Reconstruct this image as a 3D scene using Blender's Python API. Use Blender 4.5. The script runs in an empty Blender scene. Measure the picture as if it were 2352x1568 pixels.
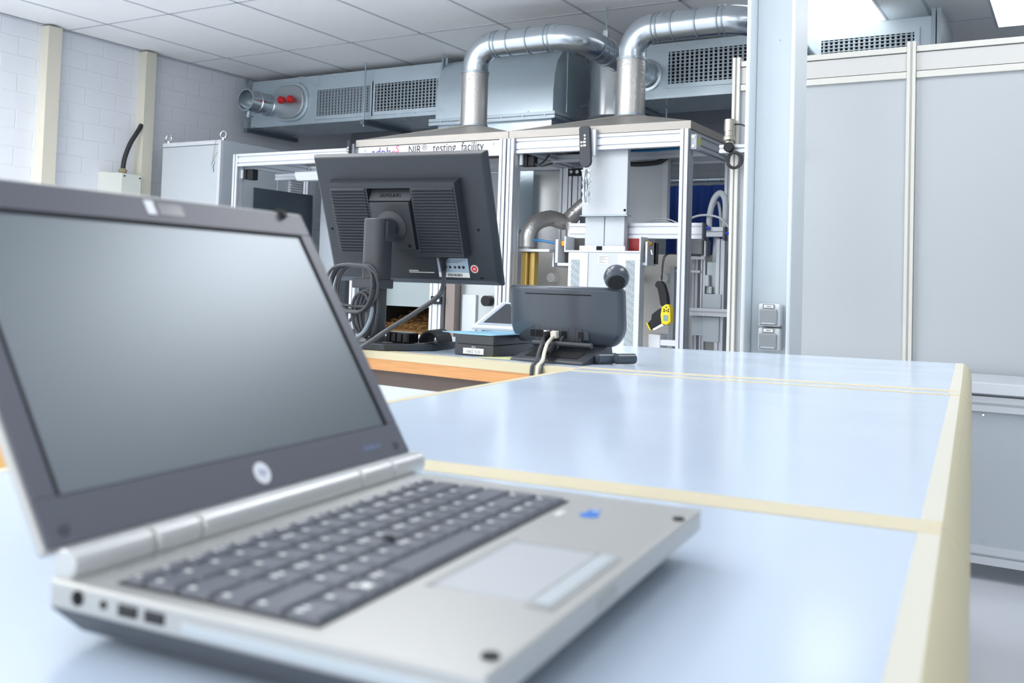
import bpy, bmesh, math, random
from mathutils import Vector, Matrix
random.seed(7)
C = bpy.context.scene.collection
sc = bpy.context.scene
V = Vector

# ------------------------------------------------------------------ camera
YAW, PITCH, ROLL, FPX, SHY, CAMH = 0.53354, 0.03970, -0.03182, 2231.19, -224.41, 0.938
fw = V((-math.sin(YAW)*math.cos(PITCH), math.cos(YAW)*math.cos(PITCH), math.sin(PITCH)))
rt = V((math.cos(YAW), math.sin(YAW), 0.0))
dn = fw.cross(rt)
cr, sr = math.cos(ROLL), math.sin(ROLL)
R2 = rt*cr + dn*sr
D2 = dn*cr - rt*sr
cam = bpy.data.cameras.new('camera')
cam.sensor_width = 36.0
cam.lens = FPX/2352.0*36.0
cam.shift_y = SHY/2352.0
cam.clip_start = 0.02
cam.dof.use_dof = True
cam.dof.focus_distance = 3.6
cam.dof.aperture_fstop = 7.5
co = bpy.data.objects.new('camera', cam)
C.objects.link(co)
B = -fw
co.matrix_world = Matrix(((R2.x, -D2.x, B.x, 0), (R2.y, -D2.y, B.y, 0), (R2.z, -D2.z, B.z, CAMH), (0, 0, 0, 1)))
sc.camera = co

# ------------------------------------------------------------------ world, exposure
w = bpy.data.worlds.new('world')
sc.world = w
w.use_nodes = True
bg = w.node_tree.nodes['Background']
bg.inputs[0].default_value = (0.95, 0.975, 1.0, 1)
bg.inputs[1].default_value = 1.45
sc.view_settings.view_transform = 'Standard'
sc.view_settings.look = 'None'
sc.view_settings.exposure = 0.5
sc.view_settings.gamma = 1.0
sc.view_settings.use_curve_mapping = False
FILL_PANEL = 6.0

# ------------------------------------------------------------------ materials
def lin(h):
    c = [int(h[i:i+2], 16)/255 for i in (0, 2, 4)]
    return tuple(((x+0.055)/1.055)**2.4 if x > 0.04045 else x/12.92 for x in c) + (1,)

MATS = {}
def mat(name, hexc, rough=0.5, metal=0.0, spec=None, coat=0.0, ior=None, stint=None, noise=None, bump=None, stretch=None, rvar=None):
    if name in MATS: return MATS[name]
    m = bpy.data.materials.new(name); m.use_nodes = True
    nt = m.node_tree; b = nt.nodes['Principled BSDF']
    b.inputs['Base Color'].default_value = lin(hexc)
    b.inputs['Roughness'].default_value = rough
    b.inputs['Metallic'].default_value = metal
    if spec is not None: b.inputs['Specular IOR Level'].default_value = spec
    if stint: b.inputs['Specular Tint'].default_value = stint
    if ior: b.inputs['IOR'].default_value = ior
    if coat: b.inputs['Coat Weight'].default_value = coat; b.inputs['Coat Roughness'].default_value = 0.08
    if noise or bump or rvar:
        tc = nt.nodes.new('ShaderNodeTexCoord'); mp = nt.nodes.new('ShaderNodeMapping')
        nt.links.new(tc.outputs['Object'], mp.inputs[0])
        if stretch: mp.inputs['Scale'].default_value = stretch
    if noise:
        sc_, amt = noise
        n = nt.nodes.new('ShaderNodeTexNoise'); n.inputs['Scale'].default_value = sc_; n.inputs['Detail'].default_value = 4
        nt.links.new(mp.outputs[0], n.inputs['Vector'])
        mx = nt.nodes.new('ShaderNodeMix'); mx.data_type = 'RGBA'
        c = lin(hexc)
        mx.inputs[6].default_value = tuple(x*(1-amt) for x in c[:3]) + (1,)
        mx.inputs[7].default_value = tuple(min(1, x*(1+amt)) for x in c[:3]) + (1,)
        nt.links.new(n.outputs[0], mx.inputs[0]); nt.links.new(mx.outputs[2], b.inputs['Base Color'])
    if rvar:
        n2 = nt.nodes.new('ShaderNodeTexNoise'); n2.inputs['Scale'].default_value = rvar[0]
        nt.links.new(mp.outputs[0], n2.inputs['Vector'])
        mr = nt.nodes.new('ShaderNodeMapRange'); mr.inputs[3].default_value = rvar[1]; mr.inputs[4].default_value = rvar[2]
        nt.links.new(n2.outputs[0], mr.inputs[0]); nt.links.new(mr.outputs[0], b.inputs['Roughness'])
    if bump:
        n3 = nt.nodes.new('ShaderNodeTexNoise'); n3.inputs['Scale'].default_value = bump[0]; n3.inputs['Detail'].default_value = 5
        nt.links.new(mp.outputs[0], n3.inputs['Vector'])
        bp = nt.nodes.new('ShaderNodeBump'); bp.inputs['Strength'].default_value = bump[1]; bp.inputs['Distance'].default_value = 0.004
        nt.links.new(n3.outputs[0], bp.inputs['Height']); nt.links.new(bp.outputs[0], b.inputs['Normal'])
    MATS[name] = m
    return m

def emit(name, hexc, s):
    m = bpy.data.materials.new(name); m.use_nodes = True
    b = m.node_tree.nodes['Principled BSDF']
    b.inputs['Base Color'].default_value = lin(hexc)
    b.inputs['Emission Color'].default_value = lin(hexc); b.inputs['Emission Strength'].default_value = s
    return m

def block_wall(name, hexc, axis):
    m = bpy.data.materials.new(name); m.use_nodes = True
    nt = m.node_tree; b = nt.nodes['Principled BSDF']
    b.inputs['Base Color'].default_value = lin(hexc); b.inputs['Roughness'].default_value = 0.55
    tc = nt.nodes.new('ShaderNodeTexCoord'); sp = nt.nodes.new('ShaderNodeSeparateXYZ'); cb = nt.nodes.new('ShaderNodeCombineXYZ')
    nt.links.new(tc.outputs['Object'], sp.inputs[0])
    nt.links.new(sp.outputs[axis], cb.inputs[0]); nt.links.new(sp.outputs[2], cb.inputs[1])
    nz = nt.nodes.new('ShaderNodeTexNoise'); nz.inputs['Scale'].default_value = 9
    nt.links.new(tc.outputs['Object'], nz.inputs['Vector'])
    va = nt.nodes.new('ShaderNodeVectorMath'); va.operation = 'SCALE'; va.inputs['Scale'].default_value = 0.015
    nt.links.new(nz.outputs[1], va.inputs[0])
    ad = nt.nodes.new('ShaderNodeVectorMath'); nt.links.new(cb.outputs[0], ad.inputs[0]); nt.links.new(va.outputs[0], ad.inputs[1])
    br = nt.nodes.new('ShaderNodeTexBrick')
    br.inputs['Scale'].default_value = 1.0; br.inputs['Brick Width'].default_value = 0.26; br.inputs['Row Height'].default_value = 0.125
    br.inputs['Mortar Size'].default_value = 0.006; br.inputs['Mortar Smooth'].default_value = 0.8
    br.inputs[1].default_value = (1, 1, 1, 1); br.inputs[2].default_value = (1, 1, 1, 1); br.inputs[3].default_value = (0, 0, 0, 1)
    nt.links.new(ad.outputs[0], br.inputs[0])
    n3 = nt.nodes.new('ShaderNodeTexNoise'); n3.inputs['Scale'].default_value = 40; n3.inputs['Detail'].default_value = 4
    nt.links.new(tc.outputs['Object'], n3.inputs['Vector'])
    ma = nt.nodes.new('ShaderNodeMath'); ma.operation = 'MULTIPLY_ADD'; ma.inputs[1].default_value = 0.25
    nt.links.new(n3.outputs[0], ma.inputs[0]); nt.links.new(br.outputs[0], ma.inputs[2])
    bp = nt.nodes.new('ShaderNodeBump'); bp.inputs['Strength'].default_value = 0.45; bp.inputs['Distance'].default_value = 0.006
    nt.links.new(ma.outputs[0], bp.inputs['Height']); nt.links.new(bp.outputs[0], b.inputs['Normal'])
    return m

M_wall = block_wall('white painted blockwork', 'e8ecf2', 1)
M_wallb = block_wall('grey painted blockwork', 'a9afb8', 0)
M_ceil = mat('mineral fibre tile', 'f8f8f8', 0.9, noise=(60, 0.04), bump=(90, 0.25))
M_grid = mat('grid bar', 'c3c8ce', 0.6)
M_floor = mat('grey floor coating', 'c6ccd4', 0.3, noise=(3, 0.08))
M_pil = mat('cream steel', 'dcd8c8', 0.55, noise=(6, 0.03))
M_alu = mat('anodised aluminium', 'c9ced5', 0.42, 0.45, noise=(2, 0.03))
M_cap = mat('grey profile cap', '5b6169', 0.5)
M_galv = mat('galvanised sheet', 'c9d8e1', 0.3, 0.62, noise=(5, 0.07), rvar=(3, 0.2, 0.38))
M_galvd = mat('galvanised steel bars', 'a9b6bf', 0.35, 0.8)
M_spiro = mat('galvanised spiral pipe', 'c4cdd4', 0.22, 0.92, noise=(4, 0.06), rvar=(6, 0.16, 0.3))
M_flex = mat('crinkled aluminium foil', 'c2c0bd', 0.3, 0.75, bump=(70, 0.5))
M_stain = mat('brushed stainless', 'a8a49e', 0.42, 0.4, noise=(8, 0.04), stretch=(1, 1, 12))
M_mirror = mat('polished stainless', 'd6dadc', 0.22, 0.75)
M_hole = mat('dark opening', '0b0c0e', 0.9)
M_black = mat('black plastic', '1c1e22', 0.5, spec=0.3)
M_gloss = mat('gloss black plastic', '101114', 0.15)
M_rubber = mat('black rubber', '2a2c30', 0.6)
M_red = mat('red plastic', 'cf1f24', 0.35)
M_darkred = mat('dark red plate', '8e0f14', 0.35)
M_white = mat('white lacquer', 'd8dce1', 0.4)
M_pale = mat('pale grey lacquer', 'c6cdd3', 0.35, noise=(3, 0.02))
M_pale2 = mat('blue grey lacquer', 'c2ccd4', 0.4)
M_slate = mat('slate panel', '39434d', 0.35)
M_coltint = mat('light blue grey paint', 'd2dce2', 0.3, noise=(2, 0.015))
M_post = mat('off white profile', 'd3d3cd', 0.4)
M_panel = mat('pale grey panel', 'b3b9be', 0.3, noise=(1.2, 0.03))
M_panel2 = mat('grey cabinet panel', 'adb6be', 0.35, noise=(1.2, 0.03))
M_silver = mat('silver cabinet profile', 'c3c9d0', 0.35, 0.3)
M_table = mat('pale blue laminate', 'c8d7e9', 0.15, spec=0.4, noise=(1.5, 0.015), rvar=(5, 0.12, 0.22))
M_tape = mat('cream tape', 'd6ccae', 0.45, noise=(10, 0.04))
M_edge = mat('cream edge band', 'cfc7a6', 0.5, noise=(5, 0.03))
M_wood = mat('orange wood', 'd49a60', 0.5, noise=(6, 0.42), stretch=(2, 2, 110))
M_brown = mat('brown steel', '5c4f49', 0.5)
M_mon = mat('charcoal plastic', '2e343b', 0.42, bump=(400, 0.06))
M_mons = mat('charcoal smooth plastic', '383c42', 0.4)
M_vp = mat('graphite plastic', '454d57', 0.22)
M_lap = mat('silver magnesium', 'bebfbd', 0.36, 0.45, noise=(2, 0.02))
M_lapside = mat('silver edge', 'c3ccd2', 0.4, 0.2)
M_bezel = mat('grey bezel', '5b5e6a', 0.38, spec=0.6)
M_screen = mat('matte dark screen', '273034', 0.35, spec=1.0, ior=2.05, stint=(0.82, 0.91, 1.0, 1))
M_key = mat('dark grey key', '666b75', 0.32)
M_legend = mat('key legend', 'f4f6f4', 0.4)
M_labelw = mat('white label', 'f2f2ee', 0.5)
M_ink = mat('black ink', '1b1b1f', 0.6)
M_inkg = mat('grey ink', '6c6f74', 0.6)
M_blueink = mat('violet ink', '4a3f93', 0.6)
M_pinkink = mat('pink ink', 'd8336f', 0.6)
M_chrome = mat('chrome', 'dfe3e6', 0.12, 1.0)
M_cable = mat('dark grey cable', '3b3f45', 0.4)
M_cableg = mat('grey cable', '7e8b96', 0.4)
M_cablew = mat('off white cable', 'e4dfd0', 0.45)
M_blue = mat('blue curtain cloth', '173c86', 0.8)
M_bluetube = mat('blue tube', '1f6fa8', 0.3)
M_bluecap = mat('blue fitting', '2c44c8', 0.4)
M_brass = mat('brass', 'c89a3c', 0.3, 0.8)
M_gold = mat('yellowed foil insulation', 'c9ab62', 0.4, 0.5, noise=(9, 0.25))
M_straw = mat('straw', '7f5c2e', 0.9, noise=(120, 0.6))
M_yellow = mat('yellow plastic', 'f0d51c', 0.4)
M_lcd = mat('grey green display', '7fa0a4', 0.3)
M_paperblue = mat('blue paper', '9fd6f3', 0.6)
M_paperw = mat('white paper', 'f3f4f6', 0.7)
M_papery = mat('pale yellow film', 'e8ebb4', 0.5)
M_clear = mat('smoky clear cover', 'a9b3b8', 0.15, 0.3)
M_hose = mat('pale grey hose', 'c3cad0', 0.4)
M_green = mat('green plastic', '1d7d52', 0.4)
M_fill = emit('luminous diffuser', 'ffffff', FILL_PANEL)  # glow of the added out-of-view fill panels
M_lightdim = emit('dimmed luminous diffuser', 'ffffff', 1.5)
M_orange = mat('orange cardboard', 'c99a55', 0.6)
M_swgrey = mat('grey socket flap', '8f969b', 0.45)
M_blueicon = mat('blue sticker', '2f7fe0', 0.35)
M_faded = mat('faded blue print', '7c93b8', 0.4)
M_hpgrey = mat('pale logo disc', 'eef1f8', 0.3)

# ------------------------------------------------------------------ mesh helpers
LOC = {}
class MB:
    def __init__(s, fn=None): s.v = []; s.f = []; s.m = []; s.cm = 0; s.fn = fn
    def mat(s, i): s.cm = i; return s
    def add(s, vs, fs):
        o = len(s.v)
        s.v += [tuple(s.fn(*p)) if s.fn else tuple(p) for p in vs]
        s.f += [tuple(i+o for i in f) for f in fs]; s.m += [s.cm]*len(fs)
        return s
    def box(s, x0, x1, y0, y1, z0, z1):
        vs = [(x, y, z) for z in (z0, z1) for y in (y0, y1) for x in (x0, x1)]
        return s.add(vs, [(0, 2, 3, 1), (4, 5, 7, 6), (0, 1, 5, 4), (2, 6, 7, 3), (0, 4, 6, 2), (1, 3, 7, 5)])
    def hexa(s, a, b):   # two quads, lower and upper, matching order
        return s.add(list(a)+list(b), [(3, 2, 1, 0), (4, 5, 6, 7), (0, 1, 5, 4), (1, 2, 6, 5), (2, 3, 7, 6), (3, 0, 4, 7)])
    def prism(s, pts, vec):
        n = len(pts); vec = V(vec)
        a = [V(p) for p in pts]; b = [p+vec for p in a]
        return s.add(a+b, [tuple(range(n-1, -1, -1)), tuple(range(n, 2*n))]+[(i, (i+1) % n, n+(i+1) % n, n+i) for i in range(n)])
    def rev(s, p0, axis, prof, seg=24, cap=True):   # prof: list of (distance along axis, radius)
        ax = V(axis).normalized(); p0 = V(p0)
        t = V((0, 0, 1)) if abs(ax.z) < 0.9 else V((1, 0, 0))
        e1 = ax.cross(t).normalized(); e2 = ax.cross(e1)
        vs = []; fs = []
        for d, r in prof:
            for k in range(seg):
                a = 2*math.pi*k/seg
                vs.append(p0+ax*d+(e1*math.cos(a)+e2*math.sin(a))*r)
        for i in range(len(prof)-1):
            for k in range(seg):
                k2 = (k+1) % seg
                fs.append((i*seg+k, i*seg+k2, (i+1)*seg+k2, (i+1)*seg+k))
        if cap:
            fs.append(tuple(range(seg-1, -1, -1))); fs.append(tuple((len(prof)-1)*seg+k for k in range(seg)))
        return s.add(vs, fs)
    def cyl(s, p0, p1, r, r1=None, seg=20):
        d = V(p1)-V(p0)
        return s.rev(p0, d, [(0, r), (d.length, r if r1 is None else r1)], seg)
    def sphere(s, c, r, seg=16, sx=1.0):
        pr = [(-r*math.cos(math.pi*i/8)*sx, max(r*math.sin(math.pi*i/8), r*0.02)) for i in range(9)]
        return s.rev(c, (0, 0, 1), pr, seg)
    def tube(s, pts, r, seg=10, smooth=4, rad=None):
        pts = [V(p) for p in pts]
        if smooth and len(pts) > 2:
            q = []
            P = [pts[0]*2-pts[1]]+pts+[pts[-1]*2-pts[-2]]
            for i in range(1, len(P)-2):
                for k in range(smooth):
                    t = k/smooth; a, b, c, d = P[i-1], P[i], P[i+1], P[i+2]
                    q.append(0.5*((2*b)+(c-a)*t+(2*a-5*b+4*c-d)*t*t+(3*b-a-3*c+d)*t**3))
            q.append(pts[-1]); pts = q
        n = len(pts); vs = []; fs = []
        up = None
        for i, p in enumerate(pts):
            tg = (pts[min(i+1, n-1)]-pts[max(i-1, 0)]).normalized()
            if up is None:
                up = tg.cross(V((0.3, 0.5, 0.81))).normalized()
            up = (up-tg*up.dot(tg)).normalized()
            bi = tg.cross(up)
            rr = rad(i/(n-1), i) if rad else r
            for k in range(seg):
                a = 2*math.pi*k/seg
                vs.append(p+(up*math.cos(a)+bi*math.sin(a))*rr)
        for i in range(n-1):
            for k in range(seg):
                k2 = (k+1) % seg
                fs.append((i*seg+k, i*seg+k2, (i+1)*seg+k2, (i+1)*seg+k))
        fs.append(tuple(range(seg-1, -1, -1))); fs.append(tuple((n-1)*seg+k for k in range(seg)))
        return s.add(vs, fs)
    def profile(s, p0, p1, w, h, up=(0, 0, 1), slot=0.008, dep=0.009, unit=0.04):
        # slotted extrusion: w sideways, h along up
        p0 = V(p0); p1 = V(p1); ax = (p1-p0).normalized(); up = V(up); sd = ax.cross(up).normalized(); up = sd.cross(ax)
        pts = []
        def side(a, b, inward):
            a = V(a); b = V(b); L = (b-a).length; d = (b-a)/L; n = max(1, round(L/unit))
            pts.append(a)
            for k in range(n):
                c = a+d*(L*(k+0.5)/n)
                pts.extend([c-d*slot/2, c-d*slot/2+V(inward)*dep, c+d*slot/2+V(inward)*dep, c+d*slot/2])
        side((-w/2, -h/2), (w/2, -h/2), (0, 1)); side((w/2, -h/2), (w/2, h/2), (-1, 0))
        side((w/2, h/2), (-w/2, h/2), (0, -1)); side((-w/2, h/2), (-w/2, -h/2), (1, 0))
        return s.prism([p0+sd*q.x+up*q.y for q in pts], p1-p0)
    def build(s, name, mats, parent=None, bevel=0, smooth=False, seg=2, origin=None, ang=0.6):
        me = bpy.data.meshes.new(name)
        off = LOC[parent.name] if parent else (V(origin) if origin else V((0, 0, 0)))
        me.from_pydata([V(p)-off for p in s.v], [], s.f)
        if not isinstance(mats, (list, tuple)): mats = [mats]
        for m in mats: me.materials.append(m)
        for p, i in zip(me.polygons, s.m): p.material_index = i
        bm = bmesh.new(); bm.from_mesh(me); bmesh.ops.recalc_face_normals(bm, faces=bm.faces); bm.to_mesh(me); bm.free()
        if smooth:
            for p in me.polygons: p.use_smooth = True
            me.set_sharp_from_angle(angle=ang)
        o = bpy.data.objects.new(name, me); C.objects.link(o)
        if parent: o.parent = parent
        else: o.location = off
        LOC[o.name] = off
        if bevel:
            md = o.modifiers.new('bevel', 'BEVEL'); md.width = bevel; md.segments = seg; md.limit_method = 'ANGLE'; md.angle_limit = 0.7
            md.harden_normals = False
        return o

def tag(o, label, cat, group=None):
    o['label'] = label; o['category'] = cat
    if group: o['group'] = group
    return o
def thing(name, label, cat, loc, group=None):
    o = bpy.data.objects.new(name, None); C.objects.link(o); o.location = loc; o.empty_display_size = 0.05
    LOC[o.name] = V(loc)
    return tag(o, label, cat, group)
def struct(o): o['kind'] = 'structure'; return o
def part(o, label): o['label'] = label; return o

def text(s, name, m, parent, org, ex, ey, width=None, size=None, depth=0.0006, align='CENTER', stretch=1.0):
    cu = bpy.data.curves.new('t', 'FONT'); cu.body = s; cu.size = 1.0; cu.extrude = 0.0; cu.resolution_u = 3
    ob = bpy.data.objects.new('t', cu); C.objects.link(ob)
    dg = bpy.context.evaluated_depsgraph_get(); dg.update()
    me = bpy.data.meshes.new_from_object(ob.evaluated_get(dg))
    xs = [v.co.x for v in me.vertices]; ys = [v.co.y for v in me.vertices]
    x0, x1 = min(xs), max(xs)
    k = width/(x1-x0) if width else size
    ex = V(ex).normalized(); ey = V(ey).normalized(); ez = ex.cross(ey)
    off = LOC[parent.name]; org = V(org)
    ox = x0 if align == 'LEFT' else (x0+x1)/2
    bm = bmesh.new(); bm.from_mesh(me)
    r = bmesh.ops.extrude_face_region(bm, geom=bm.faces[:])
    for g in r['geom']:
        if isinstance(g, bmesh.types.BMVert): g.co.z += depth/k
    for v in bm.verts:
        v.co = org+ex*((v.co.x-ox)*k)+ey*(v.co.y*k*stretch)+ez*(v.co.z*k)-off
    bmesh.ops.recalc_face_normals(bm, faces=bm.faces)
    bm.to_mesh(me); bm.free(); me.materials.clear(); me.materials.append(m)
    bpy.data.objects.remove(ob); bpy.data.curves.remove(cu)
    o = bpy.data.objects.new(name, me); C.objects.link(o); o.parent = parent; LOC[o.name] = off
    return o

# ================================================================== SETTING
XL, YB, ZC = -6.215, 7.35, 2.613
struct(MB().box(XL-0.15, 2.2, -1.2, YB+0.15, -0.1, 0).build('floor', M_floor))
struct(MB().box(XL-0.15, XL, 2.75, YB+0.15, 0, ZC+0.02).build('wall_left', M_wall))   # unseen stretch left off to let light in before y = 2.75
struct(MB().box(2.2, 2.35, -1.2, YB+0.15, 0, ZC+0.02).build('wall_right', mat('right wall paint', 'c9cdd2', 0.6)))
struct(MB().box(XL, 3.0, YB, YB+0.15, 0, ZC+0.02).build('wall_back', M_wallb))

# lay-in ceiling: tiles with a hole for each luminous panel, then the bars
GX = [-5.772+0.621*k for k in range(-1, 15)]
GY = [4.232-1.075*3+1.075*k for k in range(-3, 7)]
panels = []      # (x0,x1,y0,y1)
panels.append((-1.665, -1.045, 5.0, 6.22))
panels.append((-0.485, 0.135, 5.42, 6.65))
for px_, py_ in ((-4.2, 1.0), (-4.2, -1.4), (-5.4, 1.3), (-2.3, 1.9), (-0.4, 2.25), (-3.6, 1.9), (-5.4, 1.0), (-3.0, 1.0), (-3.0, -1.4), (-5.4, -1.4)):  # unseen panels added to fill the room and brighten the laptop screen
    panels.append((px_, px_+0.62, py_, py_+1.22))
xs = sorted(set([XL, 3.0]+[p[0] for p in panels]+[p[1] for p in panels]))
ys = sorted(set([-2.5, YB]+[p[2] for p in panels]+[p[3] for p in panels]))
cm = MB()
for i in range(len(xs)-1):
    for j in range(len(ys)-1):
        cx, cy = (xs[i]+xs[i+1])/2, (ys[j]+ys[j+1])/2
        if any(p[0] < cx < p[1] and p[2] < cy < p[3] for p in panels): continue
        cm.box(xs[i], xs[i+1], ys[j], ys[j+1], ZC, ZC+0.02)
struct(cm.build('ceiling', M_ceil))
g = MB()
def clear(a0, a1, blocks):
    out = [(a0, a1)]
    for b0, b1 in blocks:
        nx = []
        for s0, s1 in out:
            if b1 <= s0 or b0 >= s1: nx.append((s0, s1)); continue
            if b0 > s0: nx.append((s0, b0))
            if b1 < s1: nx.append((b1, s1))
        out = nx
    return out
for x in GX:
    if x < XL: continue
    for s0, s1 in clear(-2.5, YB, [(p[2], p[3]) for p in panels if p[0]-0.01 < x < p[1]+0.01]): g.box(x-0.008, x+0.008, s0, s1, ZC-0.003, ZC+0.004)
for y in GY:
    for s0, s1 in clear(XL, 3.0, [(p[0], p[1]) for p in panels if p[2]-0.01 < y < p[3]+0.01]): g.box(s0, s1, y-0.008, y+0.008, ZC-0.003, ZC+0.004)
struct(g.build('trim_1', M_grid))
struct(MB().box(XL, XL+0.025, -2.5, YB, ZC-0.012, ZC-0.004).build('trim_2', M_grid))
for i, p in enumerate(panels):
    t = thing('ceiling_light', ['large square luminous ceiling panel behind the steel column', 'luminous ceiling panel cut by the right edge above the partition'][i] if i < 2 else 'added luminous fill panel, out of view over the near end of the room', 'ceiling light', ((p[0]+p[1])/2, (p[2]+p[3])/2, ZC-0.004), None if i < 2 else 'added fill panels over the near end of the room')
    MB().box(p[0]+0.012, p[1]-0.012, p[2]+0.012, p[3]-0.012, ZC+0.002, ZC+0.014).build('diffuser', M_lightdim if i < 2 else M_fill, t)
    fr = MB()
    fr.box(p[0], p[1], p[2], p[2]+0.014, ZC-0.004, ZC+0.016).box(p[0], p[1], p[3]-0.014, p[3], ZC-0.004, ZC+0.016)
    fr.box(p[0], p[0]+0.014, p[2]+0.014, p[3]-0.014, ZC-0.004, ZC+0.016).box(p[1]-0.014, p[1], p[2]+0.014, p[3]-0.014, ZC-0.004, ZC+0.016)
    fr.build('frame', M_white, t)

# cream steel uprights on the left wall
for i, (y0, y1) in enumerate(((4.045, 4.147), (4.852, 4.945))):
    o = MB()
    o.box(-6.128-0.004, -6.128, y0, y1, 0, ZC-0.016).box(XL, -6.132, y0, y0+0.006, 0, ZC-0.016).box(XL, -6.132, y1-0.03, y1-0.024, 0, ZC-0.016)
    tag(o.build('wall_upright', M_pil, origin=(-6.17, (y0+y1)/2, 0)), ['cream steel upright on the left wall, farther left of the two', 'cream steel upright on the left wall that the black cable runs into'][i], 'pillar', 'cream uprights on the left wall')

# junction box with cable
t = thing('junction_box', 'pale green grey cable box on the left wall beside the cream upright', 'electrical box', (XL, 4.7, 1.35))
MB().prism([(XL, 4.545, 1.2), (XL+0.055, 4.545, 1.2), (XL+0.12, 4.66, 1.2), (XL+0.12, 4.83, 1.2), (XL, 4.83, 1.2)], (0, 0, 0.45)).build('housing', mat('pale green grey lacquer', 'd9ddd5', 0.5), t, bevel=0.004)
b = MB()
for y, z in ((4.68, 1.63), (4.815, 1.625)): b.cyl((XL+0.119, y, z), (XL+0.124, y, z), 0.006)
b.build('screw', M_hole, t)
MB().rev((XL+0.06, 4.71, 1.65), (0, 0, 1), [(0, 0.024), (0.012, 0.024), (0.013, 0.03), (0.03, 0.03), (0.031, 0.024), (0.04, 0.022)], 8).build('cable_gland', mat('nickel brass', 'b7a98f', 0.3, 0.9), t)
tag(MB().tube([(XL+0.06, 4.71, 1.69), (XL+0.062, 4.72, 1.77), (XL+0.07, 4.755, 1.88), (XL+0.075, 4.80, 1.96), (XL+0.075, 4.83, 2.01), (XL+0.07, 4.846, 2.035)], 0.017, 12).build('power_cable', M_rubber, smooth=True, origin=(XL+0.06, 4.71, 1.69)), 'thick black cable rising from the wall box to the cream upright', 'cable')

# ================================================================== DUCT SYSTEM
t = thing('ventilation_duct', 'long rectangular galvanised air duct hung below the ceiling', 'duct', (-4.0, 6.15, 2.165))
DZ0, DZ1, DY0, DY1 = 2.168, 2.562, 5.9, 6.4
o = MB(); o.box(-6.09, -4.12, DY0, DY1, DZ0, DZ1); part(o.build('duct_section', M_galv, t, bevel=0.004), 'left section with the hatch and two grilles')
# elbow turning down
pf = [(5.93, 2.562), (5.87, 2.535), (5.80, 2.46), (5.765, 2.36), (5.75, 2.25), (5.75, 2.10), (6.10, 2.10), (6.11, 2.16), (6.15, 2.21), (6.22, 2.24), (6.4, 2.25), (6.4, 2.562)]
MB().prism([(-4.075, y, z) for y, z in pf], (0.965, 0, 0)).build('downward_elbow', M_galv, t, smooth=True, ang=0.9)
MB().box(-4.06, -3.125, 5.765, 6.09, 1.3, 2.055).build('drop_duct', M_galv, t)
o = MB(); o.box(-4.11, -3.075, 5.715, 6.135, 2.078, 2.10).box(-4.11, -3.075, 5.715, 6.135, 2.052, 2.074)
for k in range(6): o.cyl((-4.0+k*0.17, 5.716, 2.076), (-4.0+k*0.17, 5.71, 2.076), 0.008, seg=8)
o.build('flange', M_galvd, t)
o = MB()
o.rev((-2.86, 6.2, 2.10), (0, 0, 1), [(0, 0.17), (0.01, 0.185), (0.40, 0.185)], 40); o.build('rounded_section', M_mirror, t, smooth=True)
MB().box(-2.60, -0.76, DY0, DY1, DZ0-0.005, 2.53).build('duct_section', M_galv, t, bevel=0.004)
o = MB()
for xx in ((-4.118, -4.09), (-2.665, -2.63), (-0.758, -0.73)):
    o = MB()
    for x in xx: o.box(x, x+0.022, DY0-0.03, DY1+0.03, DZ0-0.03, 2.58 if x < -3 else 2.56).box(x, x+0.04, DY0, DY0+0.02, DZ0, DZ0+0.02)
    o.build('flange', M_galvd, t)
o = MB()
for z in (2.30, 2.40): o.rev((-2.60-0.035, DY0-0.035, z), (0, -1, 0), [(-0.01, 0.018), (0.012, 0.018), (0.02, 0.012)], 14)
o.build('knob', M_black, t)
def grille(x0, x1, z0, z1, nv, nh, blades=True):
    yf = DY0-0.002
    o = MB(); w_ = 0.028
    o.box(x0-w_, x1+w_, yf-0.012, yf, z1, z1+w_).box(x0-w_, x1+w_, yf-0.012, yf, z0-w_, z0).box(x0-w_, x0, yf-0.012, yf, z0, z1).box(x1, x1+w_, yf-0.012, yf, z0, z1)
    f = o.build('grille_frame', M_galv, t)
    MB().box(x0, x1, yf-0.0035, yf-0.001, z0, z1).build('opening', M_hole, f)
    o = MB()
    for k in range(nv):
        x = x0+(x1-x0)*(k+0.5)/nv
        hw = (x1-x0)/nv*(0.22 if blades else 0.38)
        o.box(x-hw, x+hw*0.9, yf-0.006, yf-0.004, z0, z1)
    for k in range(nh):
        z = z0+(z1-z0)*(k+0.5)/nh
        o.box(x0, x1, yf-0.012, yf-0.007, z-0.0028, z+0.0028)
    o.build('louvre_bars', M_galvd, f)
grille(-5.345, -4.80, 2.225, 2.435, 17, 9, False)
grille(-4.755, -4.16, 2.225, 2.44, 18, 9)
grille(-2.34, -1.77, 2.255, 2.465, 18, 9)
grille(-1.37, -0.85, 2.255, 2.44, 18, 9)
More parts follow.
